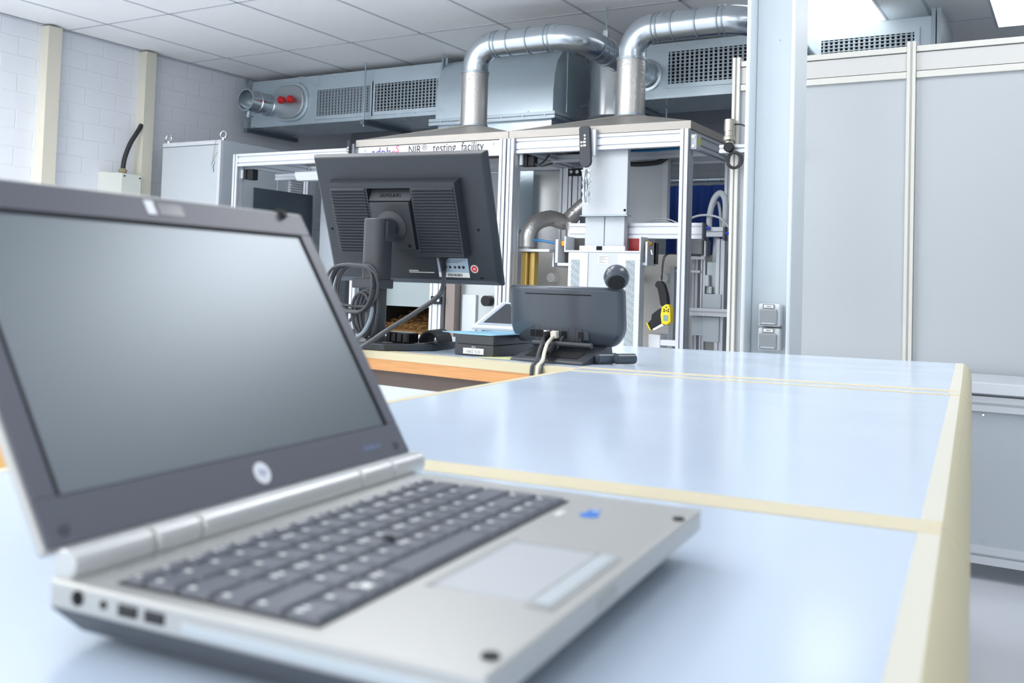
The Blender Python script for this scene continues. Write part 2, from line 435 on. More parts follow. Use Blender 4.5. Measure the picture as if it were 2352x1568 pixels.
# oval hatch
def stadium(cx, cz, hx, hz, n=12):
    r = min(hx, hz)*0.92; pts = []
    for q, (sx, sz) in enumerate(((1, 1), (-1, 1), (-1, -1), (1, -1))):
        for k in range(n+1):
            a = math.pi/2*(q+k/n); pts.append((cx+sx*(hx-r)+r*math.cos(a), cz+sz*(hz-r)+r*math.sin(a)))
    return pts
st = stadium(-5.645, 2.36, 0.20, 0.158)
hd = MB().prism([(x, DY0, z) for x, z in st], (0, -0.02, 0)).build('access_hatch', M_galv, t, bevel=0.006)
MB().prism([(-5.645+(x+5.645)*0.86, DY0-0.018, 2.36+(z-2.36)*0.86) for x, z in st], (0, -0.022, 0)).build('raised_lid', mat('dull hatch lid', 'b9c2c8', 0.36, 0.7), hd, bevel=0.012, seg=3)
for x in (-5.665, -5.565):
    MB().rev((x, DY0-0.04, 2.365), (0, -1, 0), [(0, 0.012), (0.03, 0.012), (0.031, 0.03), (0.06, 0.032), (0.075, 0.02)], 12).build('red_knob', M_red, hd, smooth=True)
# stub with damper
o = MB(); a0 = V((-5.86, DY0, 2.345)); ax = V((0.0, -1, 0.0))
o.rev(a0, ax, [(0, 0.085), (0.03, 0.085), (0.035, 0.092), (0.05, 0.092), (0.055, 0.085), (0.16, 0.085), (0.165, 0.093), (0.18, 0.093), (0.185, 0.086), (0.28, 0.086), (0.282, 0.092), (0.29, 0.092), (0.29, 0.08), (0.05, 0.08)], 32, cap=False)
sb = o.build('branch_stub', M_spiro, t, smooth=True)
MB().rev(a0+V((0, -0.15, 0)), (0, 1, 0.12), [(0, 0.078), (0.003, 0.078)], 28).build('damper_blade', M_mirror, sb)
MB().cyl(a0+V((0, -0.25, -0.085)), a0+V((0, -0.25, -0.14)), 0.02).rev(a0+V((0, -0.25, -0.125)), (0, 0, -1), [(0, 0.04), (0.005, 0.04)], 16).build('damper_handle', M_galvd, sb)
MB().box(-6.132, -6.108, DY0-0.05, DY0-0.02, DZ0-0.04, 2.58).build('hanger_rail', M_galvd, t)
for x, zt in ((-4.83, ZC-0.005), (-4.105, ZC-0.005), (-2.648, ZC-0.005), (-3.06, 2.56)): MB().cyl((x, DY0-0.045, DZ0-0.06), (x, DY0-0.045, zt), 0.006, seg=8).build('hanger_rod', M_galvd, t)
for x in (-6.08, -4.83, -4.105):
    MB().box(x-0.02, x+0.02, DY0-0.065, DY1+0.05, DZ0-0.042, DZ0-0.008).build('support_rail', mat('dark galvanised channel', '77828a', 0.4, 0.7), t)
MB().rev((-2.49, DY0-0.0, 2.325), (0, -1, 0), [(0, 0.105), (0.02, 0.105), (0.022, 0.088), (0.08, 0.086)], 32).build('collar', M_spiro, t, smooth=True)

# ceiling service hole above the duct
tag(MB().rev((-5.7, 6.15, ZC-0.012), (0, 0, -1), [(0, 0.13), (0.02, 0.125), (0.022, 0.105), (0.0, 0.10)], 24).build('ceiling_pipe_collar', M_galvd, origin=(-5.7, 6.15, ZC-0.012)), 'round grey collar in the ceiling just above the long duct', 'pipe collar')

# the two extraction pipes over the hoods
def extraction(cx, cy, zb, zh, x_end, y_end, zt, label, rr, strap):
    t = thing('exhaust_pipe', label, 'exhaust pipe', (cx, cy, zb))
    # flexible ribbed hose
    pr = []
    n = 46; z1 = zt-0.16
    for k in range(n+1):
        pr.append(((z1-zb)*k/n, rr*(1.02+0.022*(k % 2))))
    o = MB().rev((cx, cy, zb), (0, 0, 1), [(0, rr*1.06), (0.012, rr*1.06)]+pr[1:], 32); o.build('flexible_hose', M_flex, t, smooth=True)
    MB().rev((cx, cy, zb), (0, 0, 1), [(0.0, rr*1.1), (0.012, rr*1.1)], 32).rev((cx, cy, z1-0.012), (0, 0, 1), [(0.0, rr*1.08), (0.014, rr*1.08)], 32).build('hose_clamp', M_galvd, t)
    R = 0.135
    # elbow up to +x
    pts = [V((cx, cy, z1))]
    for k in range(13):
        a = math.pi/2*k/12
        pts.append(V((cx+R-R*math.cos(a), cy, zt-R+R*math.sin(a))))
    MB().tube(pts, rr, 32, smooth=0).build('elbow', M_spiro, t, smooth=True)
    xa = cx+R; xb = x_end-R*1.3
    MB().tube([(xa, cy, zt), (xb, cy, zt)], rr*0.985, 32, smooth=0).build('straight_pipe', M_spiro, t, smooth=True)
    L = xb-xa
    for f in (0.0, 0.06, 0.28, 0.62, 0.93, 1.0):
        MB().rev((xa+L*f-0.004, cy, zt), (1, 0, 0), [(0, rr), (0.003, rr*1.035), (0.008, rr*1.035), (0.011, rr)], 32, cap=False).build('pipe_seam', M_galvd, t, smooth=True)
    R3 = R*1.3
    pts = []
    for k in range(13):
        a = math.pi/2*k/12
        pts.append(V((xb+R3*math.sin(a), cy+R3-R3*math.cos(a), zt-0.02*k/12)))
    MB().tube(pts, rr, 32, smooth=0).build('elbow', M_spiro, t, smooth=True)
    p0 = pts[-1]
    MB().tube([p0, (x_end, y_end, zh)], rr*0.985, 32, smooth=0).build('straight_pipe', M_spiro, t, smooth=True)
    d = V((x_end, y_end, zh))-p0
    for f in ((0.0, 0.1, 0.2, 0.45, 0.7)): MB().rev(p0+d*f, d, [(0, rr), (0.003, rr*1.035), (0.008, rr*1.035), (0.011, rr)], 32, cap=False).build('pipe_seam', M_galvd, t, smooth=True)
    if strap:
        MB().rev(p0+d*0.22, d, [(0, rr*1.05), (0.0, rr*1.08), (0.025, rr*1.08), (0.025, rr*1.05)], 32, cap=False).box(p0.x-0.015, p0.x+0.015, p0.y+d.y*0.22, p0.y+d.y*0.22+0.025, p0.z+rr*1.05, p0.z+rr+0.05).build('strap', M_chrome, t)
        MB().cyl((p0.x, p0.y+d.y*0.22+0.012, p0.z+rr+0.03), (p0.x, p0.y+d.y*0.22+0.012, ZC-0.004), 0.005, seg=8).build('hanger_rod', M_galvd, t)
extraction(-3.19, 4.9, 1.868, 2.325, -2.49, 5.82, 2.36, 'galvanised pipe arching from the left exhaust hood into the long duct', 0.078, True)
extraction(-2.165, 4.9, 1.868, 2.33, -1.46, 5.9, 2.35, 'galvanised pipe arching from the right exhaust hood behind the steel column', 0.078, False)

# ================================================================== MACHINES
YF, YR = 4.5, 5.25
def hood(x0, x1, cx, label):
    t = thing('exhaust_hood', label, 'exhaust hood', ((x0+x1)/2, 4.88, 1.717))
    z0, z1, zt = 1.717, 1.757, 1.868
    o = MB(); yr = YR+0.02
    n = 32; r = 0.082; cy = 4.9
    o.box(x0, x1, YF, YF+0.002, z0, z1).box(x0, x1, yr-0.002, yr, z0, z1).box(x0, x0+0.002, YF+0.002, yr-0.002, z0, z1).box(x1-0.002, x1, YF+0.002, yr-0.002, z0, z1)
    ov = len(o.v)
    c4 = [(x1, YF), (x1, yr), (x0, yr), (x0, YF)]
    c4 = [(x1, YF, z1), (x1, yr, z1), (x0, yr, z1), (x0, YF, z1)]
    ring = [(cx+r*math.cos(-math.pi/4+2*math.pi*k/n), cy+r*math.sin(-math.pi/4+2*math.pi*k/n), zt) for k in range(n)]
    fs = []
    for q in range(4):
        for k in range(8): fs.append((q, 4+(q*8+k) % n, 4+(q*8+k+1) % n))
        fs.append((q, 4+(q*8+8) % n, (q+1) % 4))
    o.add(c4+ring, fs)
    o.build('hood_shell', M_stain, t)
    MB().rev((cx, cy, zt-0.002), (0, 0, 1), [(0, r), (0.012, r)], 32, cap=False).build('collar', M_galvd, t)
hood(-3.765, -2.702, -3.19, 'stainless exhaust hood above the testing facility sign')
hood(-2.698, -1.665, -2.165, 'stainless exhaust hood over the open frame with the hanging remote')

TOP = 1.714
# left machine frame
t = thing('machine_frame', 'aluminium profile machine frame behind the charcoal monitor, carrying the sign', 'machine frame', (-3.75, 4.9, 0))
RMf = t
def bar(parent, name, p0, p1, w_, h_, up=(0, 0, 1), m=None): return MB().profile(p0, p1, w_, h_, up).build(name, m or M_alu, parent)
for x, y in ((-4.77, 4.54), (-3.77, 4.54), (-2.725, 4.52), (-4.77, 5.21), (-3.77, 5.21), (-2.725, 5.21)):
    bar(t, 'post', (x, y, 0), (x, y, TOP), 0.04, 0.08 if y < 4.53 or x < -4 else 0.04, (0, 1, 0))
bar(t, 'top_beam', (-4.748, 4.52, TOP-0.04), (-3.79, 4.52, TOP-0.04), 0.04, 0.08)
bar(t, 'top_beam', (-3.75, 4.53, TOP-0.04), (-2.747, 4.53, TOP-0.04), 0.04, 0.08)
bar(t, 'top_beam', (-4.748, 5.21, TOP-0.04), (-3.79, 5.21, TOP-0.04), 0.04, 0.08)
bar(t, 'top_beam', (-3.75, 5.21, TOP-0.04), (-2.747, 5.21, TOP-0.04), 0.04, 0.08)
bar(t, 'cross_beam', (-4.745, 4.86, 1.60), (-3.79, 4.86, 1.60), 0.04, 0.04)
for x in (-4.77, -3.77, -2.725): bar(t, 'side_beam', (x, 4.585, TOP-0.04), (x, 5.165, TOP-0.04), 0.04, 0.08)
sw = MB().box(-4.735, -4.715, 4.545, 4.60, 1.555, 1.62).box(-4.71, -4.66, 4.55, 4.60, 1.55, 1.62).build('safety_switch', M_black, t, bevel=0.004)
MB().box(-4.748, -4.737, 4.535, 4.545, 1.56, 1.615).build('switch_plate', M_white, sw)
MB().box(-4.36, -3.86, 4.62, 4.72, 1.575, 1.60).prism([(-4.36, 4.62, 1.575), (-4.36, 4.72, 1.575), (-4.36, 4.70, 1.545), (-4.36, 4.64, 1.545)], (0.5, 0, 0)).build('lamp_housing', M_white, t, bevel=0.003)
MB().box(-4.70, -4.69, 4.60, 5.16, 0.35, 1.505).build('side_panel', M_slate, t)
MB().box(-4.62, -4.46, 5.17, 5.185, 0.3, 1.48).build('rear_panel', M_pale2, t)
MB().box(-3.745, -3.02, 5.14, 5.16, 0.1, 1.62).build('rear_panel', M_pale2, t)
# lower visible parts beneath the monitor
bar(t, 'inner_post', (-3.205, 4.60, 0), (-3.205, 4.60, 1.6), 0.08, 0.04, (0, 1, 0))
br_ = MB().box(-3.225, -3.155, 4.565, 4.579, 0.80, 0.845).build('corner_bracket', M_black, t)
o = MB()
for x in (-3.208, -3.172): o.rev((x, 4.565, 0.823), (0, -1, 0), [(0, 0.009), (0.003, 0.009), (0.003, 0.004)], 12)
o.build('screw', M_chrome, br_)
MB().box(-3.145, -3.085, 4.60, 4.66, 0, 1.6).build('brown_strip', mat('dull brown plastic', '857b77', 0.5), t)
MB().box(-3.75, -3.25, 4.69, 4.70, 0.775, 1.35).build('steel_shutter', mat('dull steel sheet', '8f9b9e', 0.3, 0.6), t)
MB().box(-3.082, -2.76, 4.66, 4.67, 0.4, 1.3).build('front_plate', mat('light steel sheet', 'adb4b6', 0.28, 0.6), t)
MB().box(-3.06, -2.97, 4.645, 4.66, 0.4, 0.86).build('cover_plate', M_pale, t)
MB().rev((-2.885, 4.66, 0.83), (0, -1, 0), [(0, 0.03), (0.05, 0.03)], 18).build('round_port', M_black, t)
bx = MB().box(-3.74, -3.26, 4.74, 4.76, 0.40, 0.775).box(-3.74, -3.26, 4.74, 5.13, 0.38, 0.40).box(-3.74, -3.72, 4.76, 5.13, 0.4, 0.9).box(-3.28, -3.26, 4.76, 5.13, 0.4, 0.9)
o = MB().box(-3.74, -3.26, 4.72, 5.13, 0.40, 0.42).box(-3.74, -3.72, 4.72, 5.13, 0.42, 0.90).box(-3.28, -3.26, 4.72, 5.13, 0.42, 0.90).box(-3.72, -3.28, 5.11, 5.13, 0.42, 0.90)
hop = o.build('hopper', mat('dark hopper', '2a2520', 0.7), t)
o = MB()
for k in range(700):
    x = random.uniform(-3.715, -3.285); y = random.uniform(4.73, 5.10); z = 0.63+0.10*(y-4.73)/0.37+random.uniform(0, 0.03)
    a = random.uniform(0, 3.14); l = random.uniform(0.008, 0.02)
    d = V((math.cos(a), math.sin(a), random.uniform(-0.4, 0.4)))*l
    p = V((x, y, z))
    if not (-3.715 < p.x+d.x < -3.285 and -3.715 < p.x-d.x < -3.285): continue
    o.prism([p-d+V((0, 0, 0.002)), p-d+V((0, 0.003, -0.002)), p-d+V((0, -0.003, -0.002))], d*2)
o.prism([(-3.718, 4.725, 0.42), (-3.718, 4.725, 0.625), (-3.718, 5.105, 0.735), (-3.718, 5.105, 0.42)], (0.436, 0, 0))
sf = tag(o.build('straw_chips', M_straw, origin=(-3.5, 4.9, 0.45)), 'brown straw chips in the dark hopper behind the monitor stand', 'straw chips'); sf['kind'] = 'stuff'
o = MB().box(-4.745, -2.75, 4.535, 4.548, 0.06, 0.52)
o.build('base_cover', M_pale, RMf)
# sign
t = thing('sign_board', 'white testing facility sign with black and violet lettering below the left hood', 'sign', (-3.25, 4.50, 1.67))
MB().box(-3.745, -2.755, 4.504, 4.509, 1.628, 1.712).build('board', M_white, t)
o = MB()
for x in (-3.70, -2.80): o.rev((x, 4.504, 1.692), (0, -1, 0), [(0, 0.008), (0.003, 0.006)], 12)
o.build('screw', M_galvd, t)
FX, UP = (1, 0, 0), (0, 0, 1)
text('NIR', 'lettering', M_ink, t, (-3.330, 4.504, 1.662), FX, UP, width=0.088, stretch=1.15)
text('\u00ae', 'lettering', M_ink, t, (-3.262, 4.504, 1.678), FX, UP, width=0.034)
text('testing', 'lettering', M_ink, t, (-3.125, 4.504, 1.662), FX, UP, width=0.158, stretch=1.25)
text('facility', 'lettering', M_ink, t, (-2.935, 4.504, 1.662), FX, UP, width=0.148, stretch=1.25)
text('adph', 'logo_lettering', M_blueink, t, (-3.575, 4.504, 1.650), FX, UP, width=0.14, stretch=1.1)
text('o', 'logo_lettering', M_pinkink, t, (-3.484, 4.504, 1.650), FX, UP, width=0.034)
text('S', 'logo_lettering', M_pinkink, t, (-3.455, 4.504, 1.673), FX, UP, width=0.022)
MB().box(-3.47, -3.43, 4.5035, 4.504, 1.655, 1.658).build('logo_rule', M_pinkink, t)

# remotes hanging
def remote(fn, name, label, nb):
    t = thing(name, label, 'remote control', fn(0, 0, 0))
    pts = []
    for k in range(9):
        a = math.pi*k/8; pts.append((-0.027*math.cos(math.pi-a)*-1, 0))
    outl = [(-0.025, 0.2)]
    outl = [(-0.03, 0.205), (-0.022, 0.213), (0.022, 0.213), (0.03, 0.205)]
    for k in range(11):
        a = math.pi*k/10; outl.append((0.032*math.cos(a), 0.032-0.032*math.sin(a)))
    o = MB(); a_ = [fn(x, z, 0) for x, z in outl]; b_ = [fn(x, z, 0.02) for x, z in outl]
    n = len(a_)
    o.add(a_+b_, [tuple(range(n)), tuple(range(n, 2*n))]+[(i, (i+1) % n, n+(i+1) % n, n+i) for i in range(n)])
    o.build('body', mat('slate black plastic', '333840', 0.5), t, bevel=0.004)
    for k in range(nb):
        p = [(0.0, 0.165-0.017*k)]
        c = V(fn(0.003, 0.165-0.017*k, 0.02)); d = V(fn(0.003, 0.165-0.017*k, 0.024))-c
        MB().rev(c, d, [(0, 0.0058), (0.002, 0.0055), (0.0021, 0.003)], 14).build('button', M_labelw, t)
    for r_ in range(2):
        for q in range(2):
            x, z = -0.022+0.014*q, 0.127-0.018*r_
            o = MB(); P = [fn(x, z, 0.0202), fn(x+0.009, z, 0.0202), fn(x+0.009, z+0.010, 0.0202), fn(x, z+0.010, 0.0202)]; Q_ = [fn(x+dx, z+dz, 0.0215) for dx, dz in ((0, 0), (0.009, 0), (0.009, 0.010), (0, 0.010))]
            o.hexa(P, Q_); o.build('button', M_labelw, t)
    return t
def rfn(x, z, d):
    a = 0.07
    return (-2.208+x*math.cos(a)+z*(-math.sin(a)), 4.472-d, 1.538+z*math.cos(a)+x*math.sin(a))
t = remote(rfn, 'remote_control', 'slate remote with white buttons hanging below the right exhaust hood', 4)
def rfn2(x, z, d):
    return (-3.80+x*0.6, 4.49-d-x*0.3, 1.545+z)
t2 = remote(rfn2, 'remote_control', 'slate remote hanging left of the testing facility sign', 3)
tag(MB().box(-2.19, -2.165, 4.474, 4.499, 1.60, 1.735).build('remote_holder', M_silver, origin=(-2.175, 4.49, 1.66)), 'grey metal holder behind the remote on the right machine', 'holder')
tag(MB().box(-3.79, -3.775, 4.492, 4.50, 1.60, 1.735).build('remote_holder', M_silver, origin=(-3.78, 4.495, 1.66)), 'metal holder behind the remote beside the sign', 'holder')

# right machine frame
t = thing('machine_frame', 'open aluminium profile frame under the right hood with testing tower inside', 'machine frame', (-2.18, 4.9, 0))
RM = t
for x, y in ((-2.675, 4.52), (-1.69, 4.52), (-2.675, 5.21), (-1.69, 5.21)):
    bar(t, 'post', (x, y, 0), (x, y, TOP), 0.04, 0.08, (0, 1, 0))
bar(t, 'top_beam', (-2.653, 4.52, TOP-0.04), (-1.712, 4.52, TOP-0.04), 0.04, 0.08)
bar(t, 'top_beam', (-2.653, 5.21, TOP-0.04), (-1.712, 5.21, TOP-0.04), 0.04, 0.08)
bar(t, 'side_beam', (-2.675, 4.565, TOP-0.04), (-2.675, 5.165, TOP-0.04), 0.04, 0.08)
bar(t, 'side_beam', (-1.69, 4.565, TOP-0.04), (-1.69, 5.165, TOP-0.04), 0.04, 0.08)
bar(t, 'cross_beam', (-2.653, 4.92, 1.655), (-1.712, 4.92, 1.655), 0.04, 0.04)
bar(t, 'carrier_beam', (-2.396, 4.68, 1.226), (-1.652, 4.68, 1.226), 0.04, 0.08)
MB().box(-1.651, -1.644, 4.657, 4.703, 1.184, 1.268).build('beam_cap', M_cap, t)
bar(t, 'rear_post', (-2.635, 5.2, 0), (-2.635, 5.2, 1.585), 0.08, 0.04, (0, 1, 0))
b2 = MB().box(-2.675, -2.595, 5.165, 5.178, 1.585, 1.63).build('corner_bracket', M_black, t)
o = MB()
for x in (-2.655, -2.615): o.rev((x, 5.165, 1.608), (0, -1, 0), [(0, 0.011), (0.003, 0.011), (0.003, 0.005)], 12)
o.build('screw', M_chrome, b2)
bar(t, 'diagonal_brace', (-2.63, 4.62, 1.66), (-2.61, 5.16, 1.65), 0.03, 0.03)
sw = MB().box(-2.65, -2.61, 4.55, 4.60, 1.57, 1.635).box(-2.608, -2.57, 4.555, 4.60, 1.57, 1.625).build('safety_switch', M_black, t, bevel=0.004)
MB().box(-2.648, -2.632, 4.535, 4.549, 1.575, 1.632).build('switch_plate', M_white, sw)
MB().tube([(-2.575, 4.57, 1.585), (-2.55, 4.58, 1.58), (-2.53, 4.60, 1.60), (-2.51, 4.62, 1.64)], 0.005, 8).tube([(-2.575, 4.57, 1.58), (-2.53, 4.58, 1.572), (-2.49, 4.62, 1.59)], 0.005, 8).build('switch_cable', M_rubber, sw, smooth=True)
# panels
MB().box(-2.965+0.30, -2.93+0.30, 5.19, 5.2, 0.7, 1.6)
MB().box(-2.99, -2.70, 5.30, 5.31, 1.0, 1.70).build('rear_sheet', M_mirror, t)
MB().box(-2.28, -2.06, 5.15, 5.165, 1.25, 1.645).build('grey_panel', M_pale, t)
MB().box(-2.06, -2.03, 5.14, 5.18, 1.25, 1.69).build('panel_rail', M_white, t)
MB().tube([(-2.28, 5.1, 1.64), (-2.2, 5.1, 1.632), (-2.08, 5.1, 1.638), (-2.03, 5.1, 1.66), (-1.98, 5.08, 1.68)], 0.014, 10).build('black_hose', M_rubber, t, smooth=True)
MB().tube([(-2.40, 4.86, 1.69), (-2.1, 4.86, 1.672), (-1.75, 4.86, 1.678)], 0.007, 8).build('blue_tube', M_bluetube, t, smooth=True)
# backing sheet below
MB().box(-2.92, -1.72, 5.08, 5.09, 0.2, 1.12).build('backing_sheet', mat('satin backing steel', 'dedbd5', 0.5, 0.1, noise=(6, 0.04)), t)
MB().box(-2.665, -2.475, 4.585, 4.70, 1.108, 1.122).build('shelf_plate', M_alu, t)
MB().box(-2.495, -2.485, 4.66, 5.06, 1.03, 1.108).build('shelf_bracket', M_alu, t)
for x0, x1, z in ((-2.60, -2.34, 1.035),): MB().box(x0, x1, 4.9, 5.06, z, z+0.012).box(x0, x0+0.012, 4.9, 5.06, z+0.012, z+0.07).build('shelf_bracket', M_white, t)
o = MB().box(-2.84, -2.80, 4.95, 4.97, 0.3, 1.1).box(-2.80, -2.765, 4.955, 4.97, 0.3, 1.1).box(-2.765, -2.72, 4.95, 4.97, 0.3, 1.1)
MB().box(-2.663, -2.625, 4.61, 4.66, 0.3, 1.107).box(-2.622, -2.606, 4.63, 4.66, 0.3, 1.107).box(-2.604, -2.578, 4.61, 4.66, 0.3, 1.107).build('insulated_pipe', M_gold, t, bevel=0.006)
for x, z, r in ((-2.70+0.01, 0.974, 0.028), (-1.990, 0.988, 0.029), (-1.985, 0.83, 0.029), (-1.965, 0.705, 0.029), (-2.15, 0.975, 0.026)):
    if x < -2.64: x = -2.69
    k_ = MB().rev((x, 5.08, z), (0, -1, 0), [(0, r), (0.07, r), (0.072, r*0.95), (0.072, r*0.9)], 24).build('round_knob', M_labelw, t, smooth=True)
# tower
tw = MB().box(-2.275, -2.02, 4.56, 4.595, 1.30, 1.668).build('tower_cover', M_pale, t, bevel=0.003)
MB().box(-2.283, -2.012, 4.555, 4.60, 1.296, 1.30).build('cover_lip', M_galvd, tw)
MB().rev((-2.03, 4.56, 1.325), (0, -1, 0), [(0, 0.007), (0.002, 0.007)], 12).build('dark_plug', M_hole, tw)
lw = MB().box(-2.275, -2.165, 4.605, 4.65, 1.125, 1.296).box(-2.161, -2.05, 4.605, 4.65, 1.125, 1.296).build('tower_column', M_pale, t, bevel=0.002)
MB().box(-2.29, -2.03, 4.575, 4.60, 1.118, 1.142).build('column_foot', M_alu, t)
MB().box(-2.19, -2.16, 4.57, 4.575, 1.12, 1.14).build('foot_slot', M_hole, t)
o = MB()
o.box(-2.372, -2.364, 4.56, 4.75, 1.108, 1.19).box(-2.364, -1.945, 4.56, 4.75, 1.108, 1.117).box(-1.945, -1.937, 4.56, 4.75, 1.108, 1.19)
o.build('carriage_bracket', M_white, t)
MB().box(-2.36, -2.295, 4.66, 4.72, 1.12, 1.186).build('black_plate', mat('dark grey plate', '4b4a4a', 0.5), t)
MB().box(-2.045, -1.948, 4.66, 4.72, 1.12, 1.186).build('red_plate', M_darkred, t)
for s_, x in ((-1, -2.42), (1, -1.935)):
    MB().box(x+0.008, x+0.03, 4.66, 4.72, 1.055, 1.165).build('side_box', mat('dark grey plate', '4b4a4a', 0.5), t)
    MB().cyl((x+0.02, 4.60, 1.155), (x+0.02, 4.63, 1.155), 0.014).cyl((x+0.005, 4.61, 1.155), (x+0.04, 4.61, 1.155), 0.009).build('brass_fitting', M_brass, t)
MB().box(-2.435, -2.42, 4.58, 4.72, 1.05, 1.175).box(-2.42, -2.34, 4.58, 4.72, 1.035, 1.05).build('side_bracket', M_white, t)
MB().box(-1.915, -1.905, 4.57, 4.68, 1.045, 1.165).box(-1.95, -1.915, 4.57, 4.68, 1.045, 1.06).build('side_bracket', M_alu, t)
MB().tube([(-1.905, 4.61, 1.11), (-1.895, 4.6, 1.12), (-1.89, 4.6, 1.10)], 0.006, 8).build('hose_nipple', M_chrome, t)
un = MB().box(-2.335, -1.93, 4.545, 4.605, 0.55, 1.106).build('lamp_unit', M_pale, t, bevel=0.002)
MB().box(-2.335, -2.222, 4.54, 4.545, 0.55, 1.102).build('end_cover', M_white, un)
MB().box(-2.052, -1.93, 4.54, 4.545, 0.55, 1.102).build('end_cover', M_white, un)
for x0, x1 in ((-2.318, -2.268), (-2.008, -1.958)):
    o = MB().mat(0).box(x0, x1, 4.5385, 4.5395, 0.6, 1.07)
    o.mat(1)
    for k in range(9):
        for j in range(66): 
            if (k*7+j*3) % 11 < 9: o.box(x0+0.002+k*0.0054, x0+0.0052+k*0.0054, 4.5375, 4.5385, 0.603+j*0.00705, 0.6075+j*0.00705)
    o.build('perforated_vent', [M_pale2, mat('vent hole', '7e8b8c', 0.7)], un)
lb = MB().box(-2.165, -2.105, 4.5435, 4.545, 1.05, 1.092).build('rating_label', M_labelw, un)
o = MB()
for k, wd in enumerate((0.05, 0.03, 0.046, 0.02, 0.036)): o.box(-2.16, -2.16+wd, 4.543, 4.5435, 1.084-0.0075*k, 1.0865-0.0075*k)
o.build('printed_lines', M_inkg, lb)
o = MB()
for x, z in ((-2.185, 1.09), (-2.085, 1.09), (-2.327, 1.075), (-1.94, 1.07), (-1.945, 0.9), (-1.945, 0.8)): o.rev((x, 4.5445 if -2.2 < x < -2.06 else 4.54, z), (0, -1, 0), [(0, 0.005), (0.002, 0.004)], 10)
o.build('screw', M_chrome, un)
MB().box(-1.91, -1.885, 4.9, 5.07, 0.3, 1.05).build('guide_rail', M_alu, t)
MB().box(-1.875, -1.72, 4.9, 4.92, 1.09, 1.105).box(-1.875, -1.862, 4.9, 4.92, 1.105, 1.2).box(-1.90, -1.75, 4.92, 4.93, 1.02, 1.032).build('shelf_bracket', M_white, t)
MB().box(-1.855, -1.74, 4.93, 5.06, 1.11, 1.2).build('motor', mat('dark cast metal', '7b7f82', 0.35, 0.7), t, bevel=0.01)
MB().box(-1.90, -1.835, 4.60, 4.70, 0.55, 0.70).box(-1.835, -1.72, 4.60, 4.64, 0.645, 0.675).build('clamp_block', M_white, t, bevel=0.004)
# aluminium hose inside
nm = 90
MB().tube([(-2.632, 4.625, 1.13), (-2.632, 4.63, 1.205), (-2.618, 4.68, 1.268), (-2.58, 4.78, 1.303), (-2.525, 4.85, 1.287), (-2.485, 4.89, 1.335), (-2.43, 4.92, 1.39), (-2.34, 4.95, 1.43)], 0.042, 20, smooth=9, rad=lambda f, i: 0.043*(1.0+0.06*(i % 2))).build('foil_hose', M_flex, t, smooth=True, ang=3.0)
MB().cyl((-2.632, 4.625, 1.122), (-2.632, 4.625, 1.155), 0.034).build('hose_socket', M_stain, t, smooth=True)
MB().tube([(-2.46, 4.8, 1.28), (-2.46, 4.8, 1.22), (-2.455, 4.8, 1.13)], 0.03, 16, smooth=12, rad=lambda f, i: 0.028*(1.0+0.06*(i % 2))).build('foil_hose', M_flex, t, smooth=True)
MB().tube([(-2.60, 4.62, 1.172), (-2.55, 4.615, 1.170), (-2.48, 4.615, 1.160), (-2.425, 4.62, 1.152)], 0.007, 10).build('blue_tube', M_bluetube, t, smooth=True)
MB().tube([(-2.02, 4.80, 1.275), (-1.98, 4.86, 1.30), (-1.92, 4.86, 1.302), (-1.85, 4.84, 1.278)], 0.004, 8).tube([(-2.0, 4.80, 1.275), (-1.95, 4.86, 1.292), (-1.88, 4.84, 1.276)], 0.004, 8).build('white_wire', M_white, t, smooth=True)
jb = MB().box(-1.668, -1.635, 4.505, 4.57, 1.615, 1.69).build('connector_box', M_pale, t, bevel=0.004)
MB().box(-1.636, -1.6345, 4.53, 4.56, 1.64, 1.675).build('yellow_label', mat('lime label', 'dfe23a', 0.5), jb)
MB().rev((-1.65, 4.505, 1.675), (0, -1, 0), [(0, 0.009), (0.008, 0.007)], 12).rev((-1.65, 4.505, 1.63), (0, -1, 0), [(0, 0.009), (0.008, 0.007)], 12).build('cable_gland', M_chrome, jb)
# plastic bag like pouch hanging from the remote
t = thing('plastic_pouch', 'wrinkled clear plastic pouch with metal clip hanging below the remote', 'pouch', (-2.19, 4.47, 1.37))
o = MB(); n = 18
L = [(-2.231+0.004*math.sin(k*1.7), 1.528-k*0.0105) for k in range(n)]; Rr = [(-2.188+0.006*math.sin(k*2.3+1), 1.528-k*0.0105) for k in range(n)]
ring = [(x-0.3*(0.6-0.6*min(1, (k+1)/4))*0.1, 4.47+0.004*math.sin(k), z) for k, (x, z) in enumerate(L)]+[(x, 4.466+0.004*math.cos(k), z) for k, (x, z) in reversed(list(enumerate(Rr)))]
o.prism(ring, (0, 0.006, 0)); o.build('film', mat('wrinkled clear film', 'b4babd', 0.2, 0.4, bump=(60, 1.0)), t)
MB().tube([(-2.211, 4.466, 1.53), (-2.218, 4.466, 1.47), (-2.215, 4.466, 1.40), (-2.208, 4.466, 1.36), (-2.199, 4.466, 1.40), (-2.203, 4.466, 1.47), (-2.209, 4.466, 1.53)], 0.0035, 8).build('coil_cord', M_cableg, t, smooth=True)

